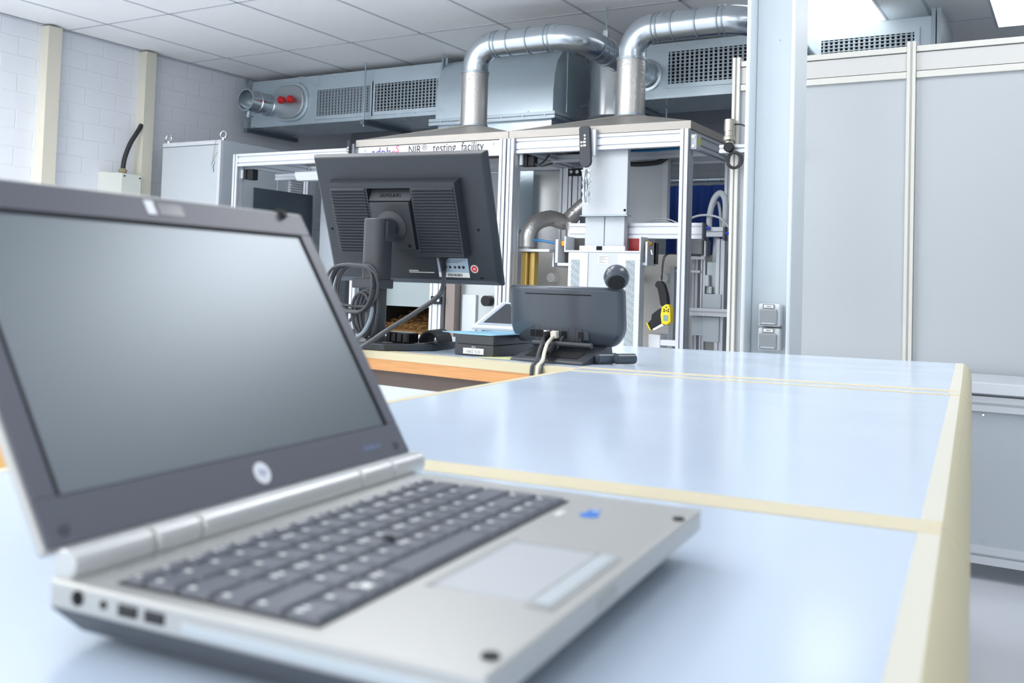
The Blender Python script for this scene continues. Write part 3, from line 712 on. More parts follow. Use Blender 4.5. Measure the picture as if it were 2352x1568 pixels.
# rack with the hoses at the right rear of that frame
t = thing('valve_rack', 'small aluminium rack with grey hoses and grey boxes in front of the blue curtain', 'rack', (-1.70, 5.0, 0))
RY = 4.95
def X5(x): return x*RY/5.05
bar(t, 'post', (X5(-1.775)+0.0, RY, 0.2), (X5(-1.775), RY, 1.245), 0.025, 0.025, (0, 1, 0))
bar(t, 'post', (X5(-1.678), RY, 0.2), (X5(-1.678), RY, 1.20), 0.045, 0.04, (0, 1, 0))
bar(t, 'post', (X5(-1.84), RY+0.06, 0.2), (X5(-1.84), RY+0.06, 1.19), 0.03, 0.03, (0, 1, 0))
bar(t, 'top_bar', (X5(-1.755), RY-0.03, 1.235), (X5(-1.655), RY-0.03, 1.235), 0.04, 0.05)
bar(t, 'lower_bar', (X5(-1.83), RY-0.05, 0.815), (X5(-1.61), RY-0.05, 0.815), 0.04, 0.04)
bar(t, 'lower_bar', (X5(-1.615), RY-0.02, 0.83), (-1.262, 4.45, 0.875), 0.04, 0.04)
MB().box(X5(-1.61), X5(-1.603), RY-0.073, RY-0.027, 0.79, 0.838).box(X5(-1.655), X5(-1.645), RY-0.055, RY-0.005, 1.19, 1.262).box(X5(-1.77), X5(-1.757), RY-0.055, RY-0.005, 1.19, 1.275).build('bar_cap', M_cap, t)
MB().box(X5(-1.765), X5(-1.665), RY-0.03, RY+0.05, 0.835, 0.91).build('upper_box', M_pale2, t, bevel=0.003)
MB().box(X5(-1.765), X5(-1.672), RY-0.03, RY+0.06, 0.66, 0.79).box(X5(-1.83), X5(-1.766), RY-0.02, RY+0.06, 0.69, 0.79).build('lower_box', M_pale2, t, bevel=0.003)
o = MB(); o.box(X5(-1.76), X5(-1.70), RY, RY+0.05, 0.91, 1.08); o.build('clear_cover', M_clear, t, bevel=0.004)
MB().box(X5(-1.762), X5(-1.735), RY-0.03, RY-0.002, 0.95, 1.01).cyl((X5(-1.73), RY-0.015, 0.911), (X5(-1.73), RY-0.015, 0.95), 0.01).build('valve', M_white, t, bevel=0.005)
MB().tube([(X5(-1.757), RY+0.02, 1.25), (X5(-1.755), RY+0.02, 1.33), (X5(-1.735), RY+0.02, 1.41), (X5(-1.70), RY+0.02, 1.445), (X5(-1.672), RY+0.02, 1.41), (X5(-1.668), RY+0.02, 1.33), (X5(-1.675), RY+0.02, 1.24)], 0.016, 14, smooth=6).build('hose', M_hose, t, smooth=True)
MB().tube([(X5(-1.73), RY+0.04, 1.06), (X5(-1.72), RY+0.04, 1.21)], 0.016, 14, smooth=0).build('hose', M_hose, t, smooth=True)
MB().tube([(X5(-1.90), RY-0.01, 1.29), (X5(-1.80), RY-0.01, 1.325), (X5(-1.70), RY-0.01, 1.315), (X5(-1.645), RY-0.01, 1.27), (X5(-1.625), RY-0.01, 1.235)], 0.006, 8).tube([(X5(-1.78), RY+0.05, 1.2), (X5(-1.765), RY+0.05, 1.33), (X5(-1.73), RY+0.05, 1.40), (X5(-1.71), RY+0.05, 1.36), (X5(-1.70), RY+0.05, 1.25)], 0.008, 8).build('thin_hose', M_hose, t, smooth=True)
for x, z in ((-1.74, 1.253), (-1.622, 1.227)): MB().cyl((X5(x)-0.016, RY-0.06, z), (X5(x)+0.016, RY-0.06, z), 0.009).build('blue_fitting', M_bluecap, t)

# sensor arm with the beacon and coiled black cable
AY = 3.985
t = thing('sensor_arm', 'aluminium arm with nickel sensor and black knob beside the steel column', 'sensor', (-1.29, AY, 1.53))
bar(t, 'arm', (-1.34, AY, 1.531), (-1.03, AY, 1.526), 0.03, 0.034)
MB().rev((-1.301, AY, 1.547), (0, 0, 1), [(0, 0.016), (0.014, 0.016), (0.022, 0.026), (0.034, 0.026), (0.038, 0.022), (0.058, 0.021), (0.06, 0.023), (0.108, 0.023), (0.11, 0.021)], 20).build('sensor_head', mat('nickel', 'c9c3b6', 0.25, 0.9), t, smooth=True)
MB().rev((-1.291, AY-0.014, 1.533), (0, -1, 0), [(0, 0.01), (0.012, 0.01), (0.013, 0.021), (0.03, 0.021), (0.033, 0.018)], 20).build('clamp_knob', M_black, t, smooth=True)
MB().tube([(-1.282, AY, 1.635), (-1.25, AY, 1.632), (-1.215, AY-0.01, 1.61), (-1.19, AY-0.01, 1.57), (-1.175, AY-0.012, 1.54)], 0.0034, 8).build('sensor_lead', M_rubber, t, smooth=True)
o = MB()
for k in range(5):
    c = V((-1.273+0.003*k, AY-0.026-0.003*k, 1.478)); r = 0.029+0.0025*(k % 3)
    o.tube([c+V((r*math.cos(a_*0.5236), 0.003*math.sin(a_+k), r*1.05*math.sin(a_*0.5236))) for a_ in range(13)], 0.0036, 8, smooth=3)
o.tube([(-1.335, AY-0.02, 1.505), (-1.315, AY-0.024, 1.497), (-1.29, AY-0.026, 1.46)], 0.0034, 8)
tag(o.build('coiled_cable', M_rubber, smooth=True, origin=(-1.27, AY-0.03, 1.48)), 'coiled black cable hanging under the sensor arm beside the column', 'cable')

# infrared thermometer on a strap
t = thing('infrared_thermometer', 'yellow and black infrared thermometer gun hanging by its wrist strap', 'thermometer', (-1.82, 4.56, 0.84))
TY = 4.56
MB().prism([(-1.855, TY, 0.955), (-1.848, TY, 0.968), (-1.82, TY, 0.967), (-1.805, TY, 0.95), (-1.79, TY, 0.905), (-1.782, TY, 0.855), (-1.80, TY, 0.84), (-1.825, TY, 0.845), (-1.835, TY, 0.90), (-1.845, TY, 0.935), (-1.857, TY, 0.94)], (0, 0.035, 0)).build('grip', M_black, t, bevel=0.007)
MB().prism([(-1.83, TY-0.004, 0.83), (-1.81, TY-0.004, 0.835), (-1.80, TY-0.004, 0.77), (-1.815, TY-0.004, 0.755), (-1.868, TY-0.004, 0.722), (-1.888, TY-0.004, 0.755), (-1.87, TY-0.004, 0.775), (-1.868, TY-0.004, 0.80)], (0, 0.045, 0)).build('barrel', M_black, t, bevel=0.005)
MB().prism([(-1.895, TY-0.007, 0.757), (-1.875, TY-0.007, 0.72), (-1.868, TY-0.007, 0.722), (-1.889, TY-0.007, 0.76)], (0, 0.05, 0)).build('nose_ring', M_yellow, t, bevel=0.002)
MB().prism([(-1.86, TY-0.008, 0.727), (-1.81, TY-0.008, 0.757), (-1.80, TY-0.008, 0.748), (-1.85, TY-0.008, 0.722)], (0, 0.02, 0)).build('grey_strip', M_labelw, t)
yb = MB().prism([(-1.812, TY-0.012, 0.84), (-1.79, TY-0.012, 0.855), (-1.775, TY-0.012, 0.853), (-1.765, TY-0.012, 0.83), (-1.763, TY-0.012, 0.765), (-1.785, TY-0.012, 0.75), (-1.812, TY-0.012, 0.757), (-1.818, TY-0.012, 0.80)], (0, 0.05, 0)).build('yellow_back', M_yellow, t, bevel=0.006)
MB().box(-1.80, -1.776, TY-0.0145, TY-0.012, 0.772, 0.80).build('display', M_lcd, yb)
for x, z in ((-1.787, 0.84), (-1.798, 0.828), (-1.776, 0.828), (-1.798, 0.818), (-1.787, 0.822), (-1.776, 0.818)):
    MB().rev((x, TY-0.012, z), (0, -1, 0), [(0, 0.004), (0.002, 0.0035)], 10).build('button', M_black, yb)
MB().tube([(-1.823, TY+0.005, 0.965), (-1.822, TY+0.005, 0.99), (-1.82, TY+0.02, 1.09), (-1.812, TY+0.12, 1.112)], 0.0025, 8).tube([(-1.823, TY+0.005, 0.965), (-1.82, TY+0.005, 0.99), (-1.812, TY+0.02, 1.09), (-1.802, TY+0.12, 1.112)], 0.0025, 8).cyl((-1.822, TY+0.005, 0.975), (-1.822, TY+0.005, 1.0), 0.005).build('wrist_strap', M_rubber, t, smooth=True)

# blue curtain on its rail
t = thing('curtain', 'dark blue curtain hung behind the open machine frame', 'curtain', (-2.1, 6.2, 0))
o = MB(); n = 90; A = []; Bq = []
for k in range(n+1):
    x = -2.45+0.95*k/n; y = 6.2+0.022*math.sin(k*0.75)+0.012*math.sin(k*0.31)
    A.append((x, y, 0.06)); Bq.append((x, y*0.5+3.1, 1.625))
vs = A+Bq+[(p[0], p[1]+0.004, p[2]) for p in A]+[(p[0], p[1]+0.004, p[2]) for p in Bq]; N1 = n+1
fs = [(k, k+1, N1+k+1, N1+k) for k in range(n)]+[(2*N1+k+1, 2*N1+k, 3*N1+k, 3*N1+k+1) for k in range(n)]
fs += [(k, 2*N1+k, 2*N1+k+1, k+1) for k in range(n)]+[(N1+k, N1+k+1, 3*N1+k+1, 3*N1+k) for k in range(n)]+[(0, N1, 3*N1, 2*N1), (n, 2*N1+n, 3*N1+n, N1+n)]
o.add(vs, fs); o.build('cloth', M_blue, t, smooth=True)
o = MB().cyl((-2.50, 6.2, 1.66), (-1.45, 6.2, 1.66), 0.016)
for k in range(12): o.rev((-2.42+0.085*k, 6.2, 1.66), (1, 0, 0), [(0, 0.02), (0.006, 0.02)], 14)
o.build('rail', M_galvd, t)
for x in (-2.47, -1.48): MB().cyl((x, 6.2, 1.67), (x, 6.2, DZ0-0.012), 0.006, seg=8).build('rail_hanger', M_galvd, t)

# ================================================================== GREY ELECTRICAL CABINET
t = thing('electrical_cabinet', 'tall pale grey switch cabinet with lifting eyes beside the left wall', 'cabinet', (-5.72, 5.35, 0))
MB().box(-6.03, -5.40, 4.975, 5.85, 0.0, 1.905).build('housing', M_pale2, t, bevel=0.003)
MB().box(-6.025, -5.43, 4.955, 4.974, 0.1, 1.87).build('door', M_pale, t, bevel=0.003)
MB().box(-6.03, -5.425, 4.958, 4.975, 1.876, 1.905).box(-5.427, -5.40, 4.952, 4.975, 0.1, 1.905).build('front_trim', M_white, t)
for x in (-6.0, -5.415):
    o = MB(); c = V((x, 4.985, 1.945))
    o.tube([c+V((0.024*math.cos(a*0.5236), 0.006*math.cos(a*0.5236), 0.026*math.sin(a*0.5236))) for a in range(13)], 0.007, 10, smooth=2).cyl((x, 4.985, 1.905), (x, 4.985, 1.923), 0.014)
    o.build('lifting_eye', M_chrome, t, smooth=True)
lv = MB().box(-5.40, -5.392, 5.66, 5.80, 1.56, 1.74)
for k in range(9): lv.box(-5.392, -5.38, 5.665, 5.795, 1.567+k*0.019, 1.577+k*0.019)
lv.build('louvre', M_white, t)
MB().box(-5.40, -5.397, 5.535, 5.54, 0.1, 1.9).build('side_seam', M_white, t)
t = thing('cabinet_key', 'small metal key hanging by a thread on the grey cabinet door', 'key', (-5.47, 4.945, 1.78))
MB().rev((-5.475, 4.948, 1.735), (0.3, -1, 0), [(0, 0.016), (0.005, 0.016), (0.005, 0.009), (0, 0.009)], 16, cap=False).cyl((-5.475, 4.945, 1.72), (-5.468, 4.945, 1.67), 0.005).box(-5.468, -5.458, 4.942, 4.948, 1.672, 1.682).build('key', M_galvd, t)
MB().tube([(-5.475, 4.946, 1.75), (-5.47, 4.946, 1.80), (-5.455, 4.948, 1.875), (-5.45, 4.95, 1.905)], 0.0015, 6).tube([(-5.472, 4.946, 1.75), (-5.45, 4.947, 1.79), (-5.43, 4.95, 1.815)], 0.0015, 6).build('thread', mat('thread', 'a59a72', 0.8), t)

# ================================================================== STEEL COLUMN
t = thing('steel_column', 'pale blue grey steel I-beam column standing between table and partition', 'column', (-0.91, 3.28, 0))
MB().box(-0.993, -0.979, 3.2, 3.36, 0, ZC-0.005).box(-0.842, -0.828, 3.2, 3.36, 0, ZC-0.005).box(-0.979, -0.842, 3.275, 3.285, 0, ZC-0.005).build('i_beam', M_coltint, t, bevel=0.004)
o = MB().rev((-0.90, 3.275, 1.79), (0, -1, 0), [(0, 0.004), (0.002, 0.003)], 10).build('rivet', M_pale2, t)
for i, (z0, z1) in enumerate(((0.818, 0.894), (0.738, 0.814))):
    t = thing('wall_socket', ['grey and white covered socket on the column, upper one', 'grey and white covered socket on the column, lower one just above table'][i], 'socket', (-0.905, 3.25, z0), 'covered sockets on the column')
    x0, x1, yf = -0.941, -0.868, 3.225
    MB().box(x0, x1, yf, 3.274, z0, z1).build('housing', M_white, t, bevel=0.008, seg=3)
    lid = MB().box(x0+0.006, x1-0.006, yf-0.009, yf-0.001, z0+0.006, z1-0.018).build('flap', M_swgrey, t, bevel=0.004)
    MB().box(x0+0.014, x1-0.014, yf-0.011, yf-0.009, z0+0.009, z0+0.013).build('lip', M_pale2, lid)
    nf = MB().box(x0+0.016, x1-0.018, yf-0.004, yf-0.001, z1-0.016, z1-0.001).build('label_holder', M_swgrey, t)
    MB().box(x0+0.021, x1-0.021, yf-0.005, yf-0.004, z1-0.013, z1-0.004).build('paper_label', M_labelw, nf)
    o = MB()
    for k in range(4): o.box(x0+0.030+k*0.004, x0+0.0325+k*0.004, yf-0.0053, yf-0.005, z1-0.0105, z1-0.0065)
    o.build('print', M_inkg, nf)

# ================================================================== PARTITION
t = thing('partition', 'tall pale grey panelled partition enclosure filling the right side', 'partition', (-0.3, 4.05, 0))
PY = 4.03
for x in (-1.285, -0.588, 0.115, 0.82): 
    bar(t, 'post', (x, PY, 0.6), (x, PY, 1.925), 0.032, 0.05, (0, 1, 0), M_post)
for x0, x1 in ((-1.268, -0.605), (-0.571, 0.098), (0.132, 0.803)):
    MB().box(x0, x1, PY-0.018, PY+0.02, 1.885, 1.908).build('top_rail', M_post, t, bevel=0.002)
    MB().box(x0, x1, PY-0.010, PY+0.01, 1.812, 1.882).build('header_panel', mat('off white panel', 'c9cac8', 0.35), t)
    MB().box(x0, x1, PY-0.018, PY+0.02, 1.782, 1.808).build('middle_rail', M_post, t, bevel=0.002)
    MB().box(x0, x1, PY-0.005, PY+0.005, 0.62, 1.782).build('wall_panel', M_panel, t)
t = thing('base_cabinet', 'low grey cabinet with silver profiles standing in front of the partition', 'cabinet', (-0.3, 3.8, 0))
MB().box(-1.27, 0.82, 3.60, 4.005, 0.617, 0.655).build('worktop', mat('bright steel top', 'cfd5dc', 0.3, 0.2), t, bevel=0.003)
bar(t, 'upper_profile', (-1.27, 3.635, 0.583), (0.82, 3.635, 0.583), 0.045, 0.05, m=M_silver)
bar(t, 'lower_profile', (-1.27, 3.635, 0.085), (0.82, 3.635, 0.085), 0.045, 0.06, m=M_silver)
bar(t, 'rear_profile', (-1.27, 3.98, 0.085), (0.82, 3.98, 0.085), 0.045, 0.06, m=M_silver)
MB().box(-1.27, 0.82, 3.628, 3.64, 0.114, 0.56).build('front_panel', M_panel2, t)
for x in (-1.24, 0.40, 0.79):
    bar(t, 'leg', (x, 3.75, 0), (x, 3.75, 0.615), 0.04, 0.04, (0, 1, 0), M_silver)
o = MB()
for x, z in ((-0.29, 0.545), (-0.29, 0.13), (-0.9, 0.545)): o.rev((x, 3.628, z), (0, -1, 0), [(0, 0.006), (0.003, 0.004)], 10)
o.build('screw', M_chrome, t)

# ================================================================== TABLES
def lerp(a, b, f): return (a[0]+(b[0]-a[0])*f, a[1]+(b[1]-a[1])*f)
def quad_at(q, z0, z1): return [(x, y, z0) for x, y in q], [(x, y, z1) for x, y in q]
def line_x(y): return -0.021-0.0895*y       # right-hand edge of the row of tables
def left_x(y): return -0.818-0.083*y        # left-hand edge
TZ = 0.75
def table_top(t, q, name='tabletop', th=0.045):
    a, b_ = quad_at(q, TZ-th, TZ); MB().hexa(a, b_).build(name, [M_table], t, bevel=0.0015)
def inset_q(p0, p1, p2, p3): return [p0, p1, p2, p3]
def strip(t, q, name, m=None, z=0.0004):
    a, b_ = quad_at(q, TZ+0.0001, TZ+z); MB().hexa(a, b_).build(name, m or M_tape, t)
def off_line(fx, y0, y1, d0, d1): return [(fx(y0)+d0, y0), (fx(y0)+d1, y0), (fx(y1)+d1, y1), (fx(y1)+d0, y1)]
def legs(t, pts, m=M_silver):
    for x, y in pts: MB().box(x-0.02, x+0.02, y-0.02, y+0.02, 0, TZ-0.045).build('leg', m, t, bevel=0.002)
# near table (under the laptop) and middle table, same width
def seamA(x): return 0.838+0.104*(x+0.344)   # near seam
def seamB(x): return 1.985+0.17*(x+0.6)     # far edge of the middle table
y_near = -0.35
def corner(fx, sy):
    y = 1.0
    for _ in range(30): y = sy(fx(y))
    return (fx(y), y)
tA = thing('work_table', 'pale blue topped work table with cream taped edges that carries the laptop', 'table', (-0.42, 0.2, 0), 'pale blue work tables')
L0, R0 = (left_x(y_near), y_near), (line_x(y_near), y_near)
LA, RA = corner(left_x, seamA), corner(line_x, seamA)
LA2, RA2 = (LA[0], LA[1]+0.001), (RA[0], RA[1]+0.001)
table_top(tA, [L0, R0, RA, LA])
tB = thing('work_table', 'middle pale blue topped work table in front of the laptop, lying empty', 'table', (-0.5, 1.4, 0), 'pale blue work tables')
LB, RB = corner(left_x, seamB), corner(line_x, seamB)
LAb, RAb = (LA[0], LA[1]+0.0015), (RA[0], RA[1]+0.0015)
table_top(tB, [LAb, RAb, RB, LB])
# edge bands (side faces)
def band(t, p, q, th=0.05, w_=0.003, m=M_edge, nrm=None):
    a = V((p[0], p[1], 0)); b_ = V((q[0], q[1], 0)); n = V(nrm).normalized()*w_
    MB().hexa([(a.x, a.y, TZ-th), (b_.x, b_.y, TZ-th), (b_.x+n.x, b_.y+n.y, TZ-th), (a.x+n.x, a.y+n.y, TZ-th)], [(a.x, a.y, TZ+0.0006), (b_.x, b_.y, TZ+0.0006), (b_.x+n.x, b_.y+n.y, TZ+0.0006), (a.x+n.x, a.y+n.y, TZ+0.0006)]).build('edge_band', m, t)
def lip(t, p, q):   # rolled-over front lip of the right-hand table edge
    L = lambda c, d, z: (c[0]+d, c[1]+0.09*d, z)
    o = MB(); prof = [(0, TZ+0.0005), (0.008, TZ-0.004), (0.016, TZ-0.016), (0.020, TZ-0.03), (0.021, TZ-0.055), (0.0, TZ-0.055)]
    A = [L(p, d, z) for d, z in prof]; B_ = [L(q, d, z) for d, z in prof]; n = len(prof)
    o.add(A+B_, [tuple(range(n)), tuple(range(2*n-1, n-1, -1))]+[(i, (i+1) % n, n+(i+1) % n, n+i) for i in range(n)])
    o.build('edge_band', M_edge, t, smooth=True)
for t_, y0, y1, ll, rr_ in ((tA, y_near, None, (L0, LA), (R0, RA)), (tB, None, None, (LAb, LB), (RAb, RB))):
    band(t_, ll[0], ll[1], nrm=(-1, -0.08, 0)); lip(t_, rr_[0], rr_[1])
    (x0, ya), (x1, yb_) = rr_
    w_ = 0.017
    strip(t_, [(x0-w_, ya), (x0, ya), (x1, yb_), (x1-w_, yb_)], 'edge_tape', mat('pale edge tape', 'd6d4c6', 0.45))
    (x0, ya), (x1, yb_) = ll
    strip(t_, [(x0, ya), (x0+0.012, ya), (x1+0.012, yb_), (x1, yb_)], 'edge_tape')
def xstrip(t, sy, d0, d1, z=0.0006, xa=0.001, xb=0.001, name='joint_tape', m=None):
    a = corner(left_x, lambda x: sy(x)+d0); b_ = corner(line_x, lambda x: sy(x)+d0); c = corner(line_x, lambda x: sy(x)+d1); d = corner(left_x, lambda x: sy(x)+d1)
    strip(t, [a, b_, c, d], name, m, z)
xstrip(tA, seamA, -0.024, 0.024, 0.0008)
xstrip(tB, seamB, -0.028, -0.004, 0.0008)
legs(tA, [(-0.75, -0.28), (-0.04, -0.28), (-0.82, 0.72), (-0.16, 0.74)])
legs(tB, [(-0.85, 0.9), (-0.17, 0.95), (-0.94, 1.84), (-0.27, 1.96)])
for t_, ys_ in ((tA, (-0.28, 0.72)), (tB, (0.92, 1.85))):
    y0, y1 = ys_
    MB().hexa([(left_x(y0)+0.05, y0, TZ-0.10), (line_x(y0)-0.05, y0, TZ-0.10), (line_x(y0)-0.05, y0+0.03, TZ-0.10), (left_x(y0)+0.05, y0+0.03, TZ-0.10)], [(left_x(y0)+0.05, y0, TZ-0.046), (line_x(y0)-0.05, y0, TZ-0.046), (line_x(y0)-0.05, y0+0.03, TZ-0.046), (left_x(y0)+0.05, y0+0.03, TZ-0.046)]).build('apron', M_silver, t_)
# far table, standing crosswise
tC = thing('work_table', 'far pale blue topped work table with orange wood edge, carrying monitor and videophone', 'table', (-1.0, 2.4, 0), 'pale blue work tables')
F0 = (-2.30, 2.065)
F1 = (-1.105, 1.976)
F2 = (LB[0]+0.002, LB[1]+0.004)
F3 = (RB[0], RB[1]+0.004)
F4 = (-0.292, 3.014); F5 = (-1.231, 2.811); F6 = (-2.38, 2.60)
a, b_ = quad_at([F0, F2, F3, F4, F6], TZ-0.018, TZ)
o = MB(); n = 5
o.add(a+b_, [tuple(range(n-1, -1, -1)), tuple(range(n, 2*n))]+[(i, (i+1) % n, n+(i+1) % n, n+i) for i in range(n)])
o.build('tabletop', [M_table], tC, bevel=0.0015)
a, b_ = quad_at([F0, F2, F3, F4, F6], TZ-0.047, TZ-0.0185)
o = MB(); o.add(a+b_, [tuple(range(n-1, -1, -1)), tuple(range(n, 2*n))]+[(i, (i+1) % n, n+(i+1) % n, n+i) for i in range(n)])
o.build('wood_core', M_wood, tC)
band(tC, F0, F2, th=0.0185, w_=0.002, m=M_edge, nrm=(-0.1, -1, 0))
lip(tC, F3, F4)
def cstrip(p, q, d0, d1, name='edge_tape', m=None, z=0.0005):
    p = V((p[0], p[1], 0)); q = V((q[0], q[1], 0)); dd = (q-p).normalized(); nn = V((-dd.y, dd.x, 0))
    strip(tC, [tuple((p+nn*d0)[:2]), tuple((q+nn*d0)[:2]), tuple((q+nn*d1)[:2]), tuple((p+nn*d1)[:2])], name, m, z)
cstrip(F0, F2, 0.0, 0.045)
cstrip(F2, F3, 0.045, 0.085)
cstrip(F3, F4, 0.0, 0.02, m=mat('pale edge tape', 'd6d4c6', 0.45), z=0.0004)
bar_m = M_brown
MB().hexa([(F0[0], F0[1]+0.015, TZ-0.088), (F2[0]-0.0, F2[1]+0.03, TZ-0.088), (F2[0], F2[1]+0.06, TZ-0.088), (F0[0], F0[1]+0.045, TZ-0.088)], [(F0[0], F0[1]+0.015, TZ-0.0475), (F2[0], F2[1]+0.03, TZ-0.0475), (F2[0], F2[1]+0.06, TZ-0.0475), (F0[0], F0[1]+0.045, TZ-0.0475)]).build('brown_frame', M_brown, tC)
for x, y in ((-2.25, 2.15), (-0.31, 2.2), (-2.3, 2.52), (-0.38, 2.93)): MB().box(x-0.02, x+0.02, y-0.02, y+0.02, 0, TZ-0.048).build('leg', M_brown, tC)

# ================================================================== LAPTOP
lx, ly, la = -0.444, 0.305, 1.661
ca, sa = math.cos(la), math.sin(la)
W_, D_ = 0.347, 0.2445
def LF(u, v, z): return (lx+ca*u+sa*v, ly+sa*u-ca*v, 0.75+z)
t = thing('laptop', 'open silver laptop with dark blank screen on the near table', 'laptop', LF(W_/2, D_/2, 0))
o = MB(LF)
u0, u1, v0, v1 = 0.004, W_-0.008, 0.0, D_
n = 10
o.mat(0)
top = [(u0, v0, 0.033), (u1, v0, 0.033), (u1, v1, 0.033), (u0, v1, 0.033)]
mid = [(u0, v0, 0.019), (u1, v0, 0.019), (u1, v1, 0.019), (u0, v1, 0.019)]
bot = [(u0+0.012, v0+0.01, 0.005), (u1-0.012, v0+0.01, 0.005), (u1-0.012, v1-0.018, 0.005), (u0+0.012, v1-0.018, 0.005)]
o.add(top+mid+bot, [(0, 1, 2, 3)]); o.f += []
base = len(o.v)-12
for a0_, b0_ in ((0, 4),):
    for k in range(4): o.f.append((base+a0_+k, base+a0_+(k+1) % 4, base+b0_+(k+1) % 4, base+b0_+k)); o.m.append(0)
for k in range(4): o.f.append((base+4+k, base+4+(k+1) % 4, base+8+(k+1) % 4, base+8+k)); o.m.append(1)
o.f.append((base+8, base+9, base+10, base+11)); o.m.append(1)
bs = o.build('base', [M_lap, mat('dark underside', '54585e', 0.5)], t, bevel=0.002, seg=3)
o = MB(LF)
for u in (0.04, W_-0.045):
    for v in (0.03, D_-0.05): o.rev((u, v, 0.0), (0, 0, 1), [(0, 0.008), (0.0055, 0.008)], 12)
o.build('rubber_foot', M_rubber, t)
TOPZ = 0.0331
# hinge barrel
o = MB(LF)
segs = ((0.008, 0.062), (0.0635, 0.098), (0.0995, 0.262), (0.2635, 0.305), (0.3065, 0.352))
hb = None
for s0, s1 in segs:
    p = MB(LF).rev((s0, 0.004, 0.0385), (1, 0, 0), [(0, 0.0075), (0.001, 0.0085), (s1-s0-0.001, 0.0085), (s1-s0, 0.0075)], 20).build('hinge_barrel', mat('bright silver', 'd0d2d2', 0.3, 0.4), t, smooth=True)
# ports on the left side
MB(LF).rev((u0, 0.0200, 0.0265), (-1, 0, 0), [(0, 0.0038), (0.0006, 0.0038)], 16).build('power_socket', M_hole, t)
MB(LF).rev((u0, 0.0375, 0.0262), (-1, 0, 0), [(0, 0.0022), (0.0006, 0.0022)], 6).build('audio_socket', M_hole, t)
for v in (0.0535, 0.0705):
    pt = MB(LF).box(u0-0.0005, u0+0.0005, v-0.0062, v+0.0062, 0.0232, 0.0285).build('usb_port', M_hole, t)
    MB(LF).box(u0-0.0008, u0-0.0005, v-0.0055, v+0.0055, 0.0262, 0.0270).build('tongue', M_inkg, pt)
MB(LF).box(u0-0.0015, u0+0.0005, 0.088, 0.232, 0.0215, 0.0270).build('drive_bay', M_lapside, t, bevel=0.0008)
# deck details
MB(LF).box(0.03, 0.07, 0.017, 0.021, TOPZ, TOPZ+0.0008).build('power_button', M_chrome, t, bevel=0.0004)
for u in (0.30, 0.312, 0.324): MB(LF).rev((u, 0.022, TOPZ), (0, 0, 1), [(0, 0.0035), (0.0006, 0.003)], 14).build('deck_button', M_lapside, t)
for u, v in ((0.3, 0.2390), (0.0235, 0.2365)): MB(LF).rev((u, v, TOPZ), (0, 0, 1), [(0, 0.0042), (0.0012, 0.0038)], 14).build('rubber_stop', M_black, t)
kt = MB(LF).box(0.0145, 0.3085, 0.0345, 0.1565, TOPZ-0.0005, TOPZ+0.0006).build('keyboard', mat('keyboard well', '26282e', 0.5), t)
def key(ua, ub, va, vb, leg=True):
    g = 0.0012; tpr = 0.0013
    o = MB(LF)
    z0, z1 = TOPZ+0.0006, TOPZ+0.0030
    o.hexa([(ua+g, va+g, z0), (ub-g, va+g, z0), (ub-g, vb-g, z0), (ua+g, vb-g, z0)], [(ua+g+tpr, va+g+tpr, z1), (ub-g-tpr, va+g+tpr, z1), (ub-g-tpr, vb-g-tpr, z1), (ua+g+tpr, vb-g-tpr, z1)])
    if leg:
        o.mat(1)
        h = 0.0040 if vb-va > 0.015 else 0.0028
        uu, vv = ua+0.0042, va+0.0040
        o.box(uu, uu+0.0028, vv, vv+h, z1, z1+0.0001)
        if random.random() < 0.35 and ub-ua > 0.016: o.box(uu+0.0055, uu+0.0078, vv, vv+h, z1, z1+0.0001)
    o.build('key', [M_key, M_legend], kt)
KU0, KU1, KV0 = 0.0160, 0.3070, 0.0360
rows = [(0.0135, [1]*16), (0.0212, [1]*13+[2.1]), (0.0212, [1.5]+[1]*12+[1.6]), (0.0212, [1.8]+[1]*11+[2.3]), (0.0212, [2.3]+[1]*10+[1.8, 1])]
v = KV0
for h, ws in rows:
    tot = sum(ws); u = KU0
    for w_ in ws:
        ww = (KU1-KU0)*w_/tot; key(u, u+ww, v, v+h); u += ww
    v += h
h = 0.0212; u = KU0
for w_, lg in ((0.023, 1), (0.019, 1), (0.019, 2), (0.019, 1), (0.0945, 0), (0.019, 1), (0.019, 1), (0.0195, 1), (0.0195, 1), (0.0195, 1), (0.0197, 1)):
    key(u, u+w_, v, v+h, bool(lg))
    if lg == 2:
        MB(LF).box(u+0.006, u+0.0125, v+0.0085, v+0.0145, TOPZ+0.0030, TOPZ+0.0032).build('window_symbol', M_legend, kt)
    u += w_
MB(LF).rev((0.1465, 0.108, TOPZ+0.001), (0, 0, 1), [(0, 0.003), (0.003, 0.0035), (0.0035, 0.0030)], 14).build('pointing_stick', M_black, kt)
o = MB(LF)
pd = MB(LF).box(0.094, 0.1895, 0.1690, 0.2215, TOPZ-0.0002, TOPZ+0.0003).build('touchpad', mat('pad grey', 'bfc3c8', 0.4, 0.2), t)
MB(LF).box(0.091, 0.1965, 0.1655, 0.1690, TOPZ, TOPZ+0.0006).box(0.1895, 0.1930, 0.169, 0.2215, TOPZ, TOPZ+0.0006).build('pad_surround', mat('surround grey', 'a7abac', 0.5), pd)
MB(LF).box(0.094, 0.1895, 0.2235, 0.2330, TOPZ, TOPZ+0.0009).build('pad_button', M_lapside, pd, bevel=0.0004)
MB(LF).box(0.090, 0.1895, 0.2335, 0.2365, TOPZ, TOPZ+0.0006).box(0.0875, 0.0905, 0.2225, 0.2365, TOPZ, TOPZ+0.0006).build('pad_surround', mat('surround grey', 'a7abac', 0.5), pd)
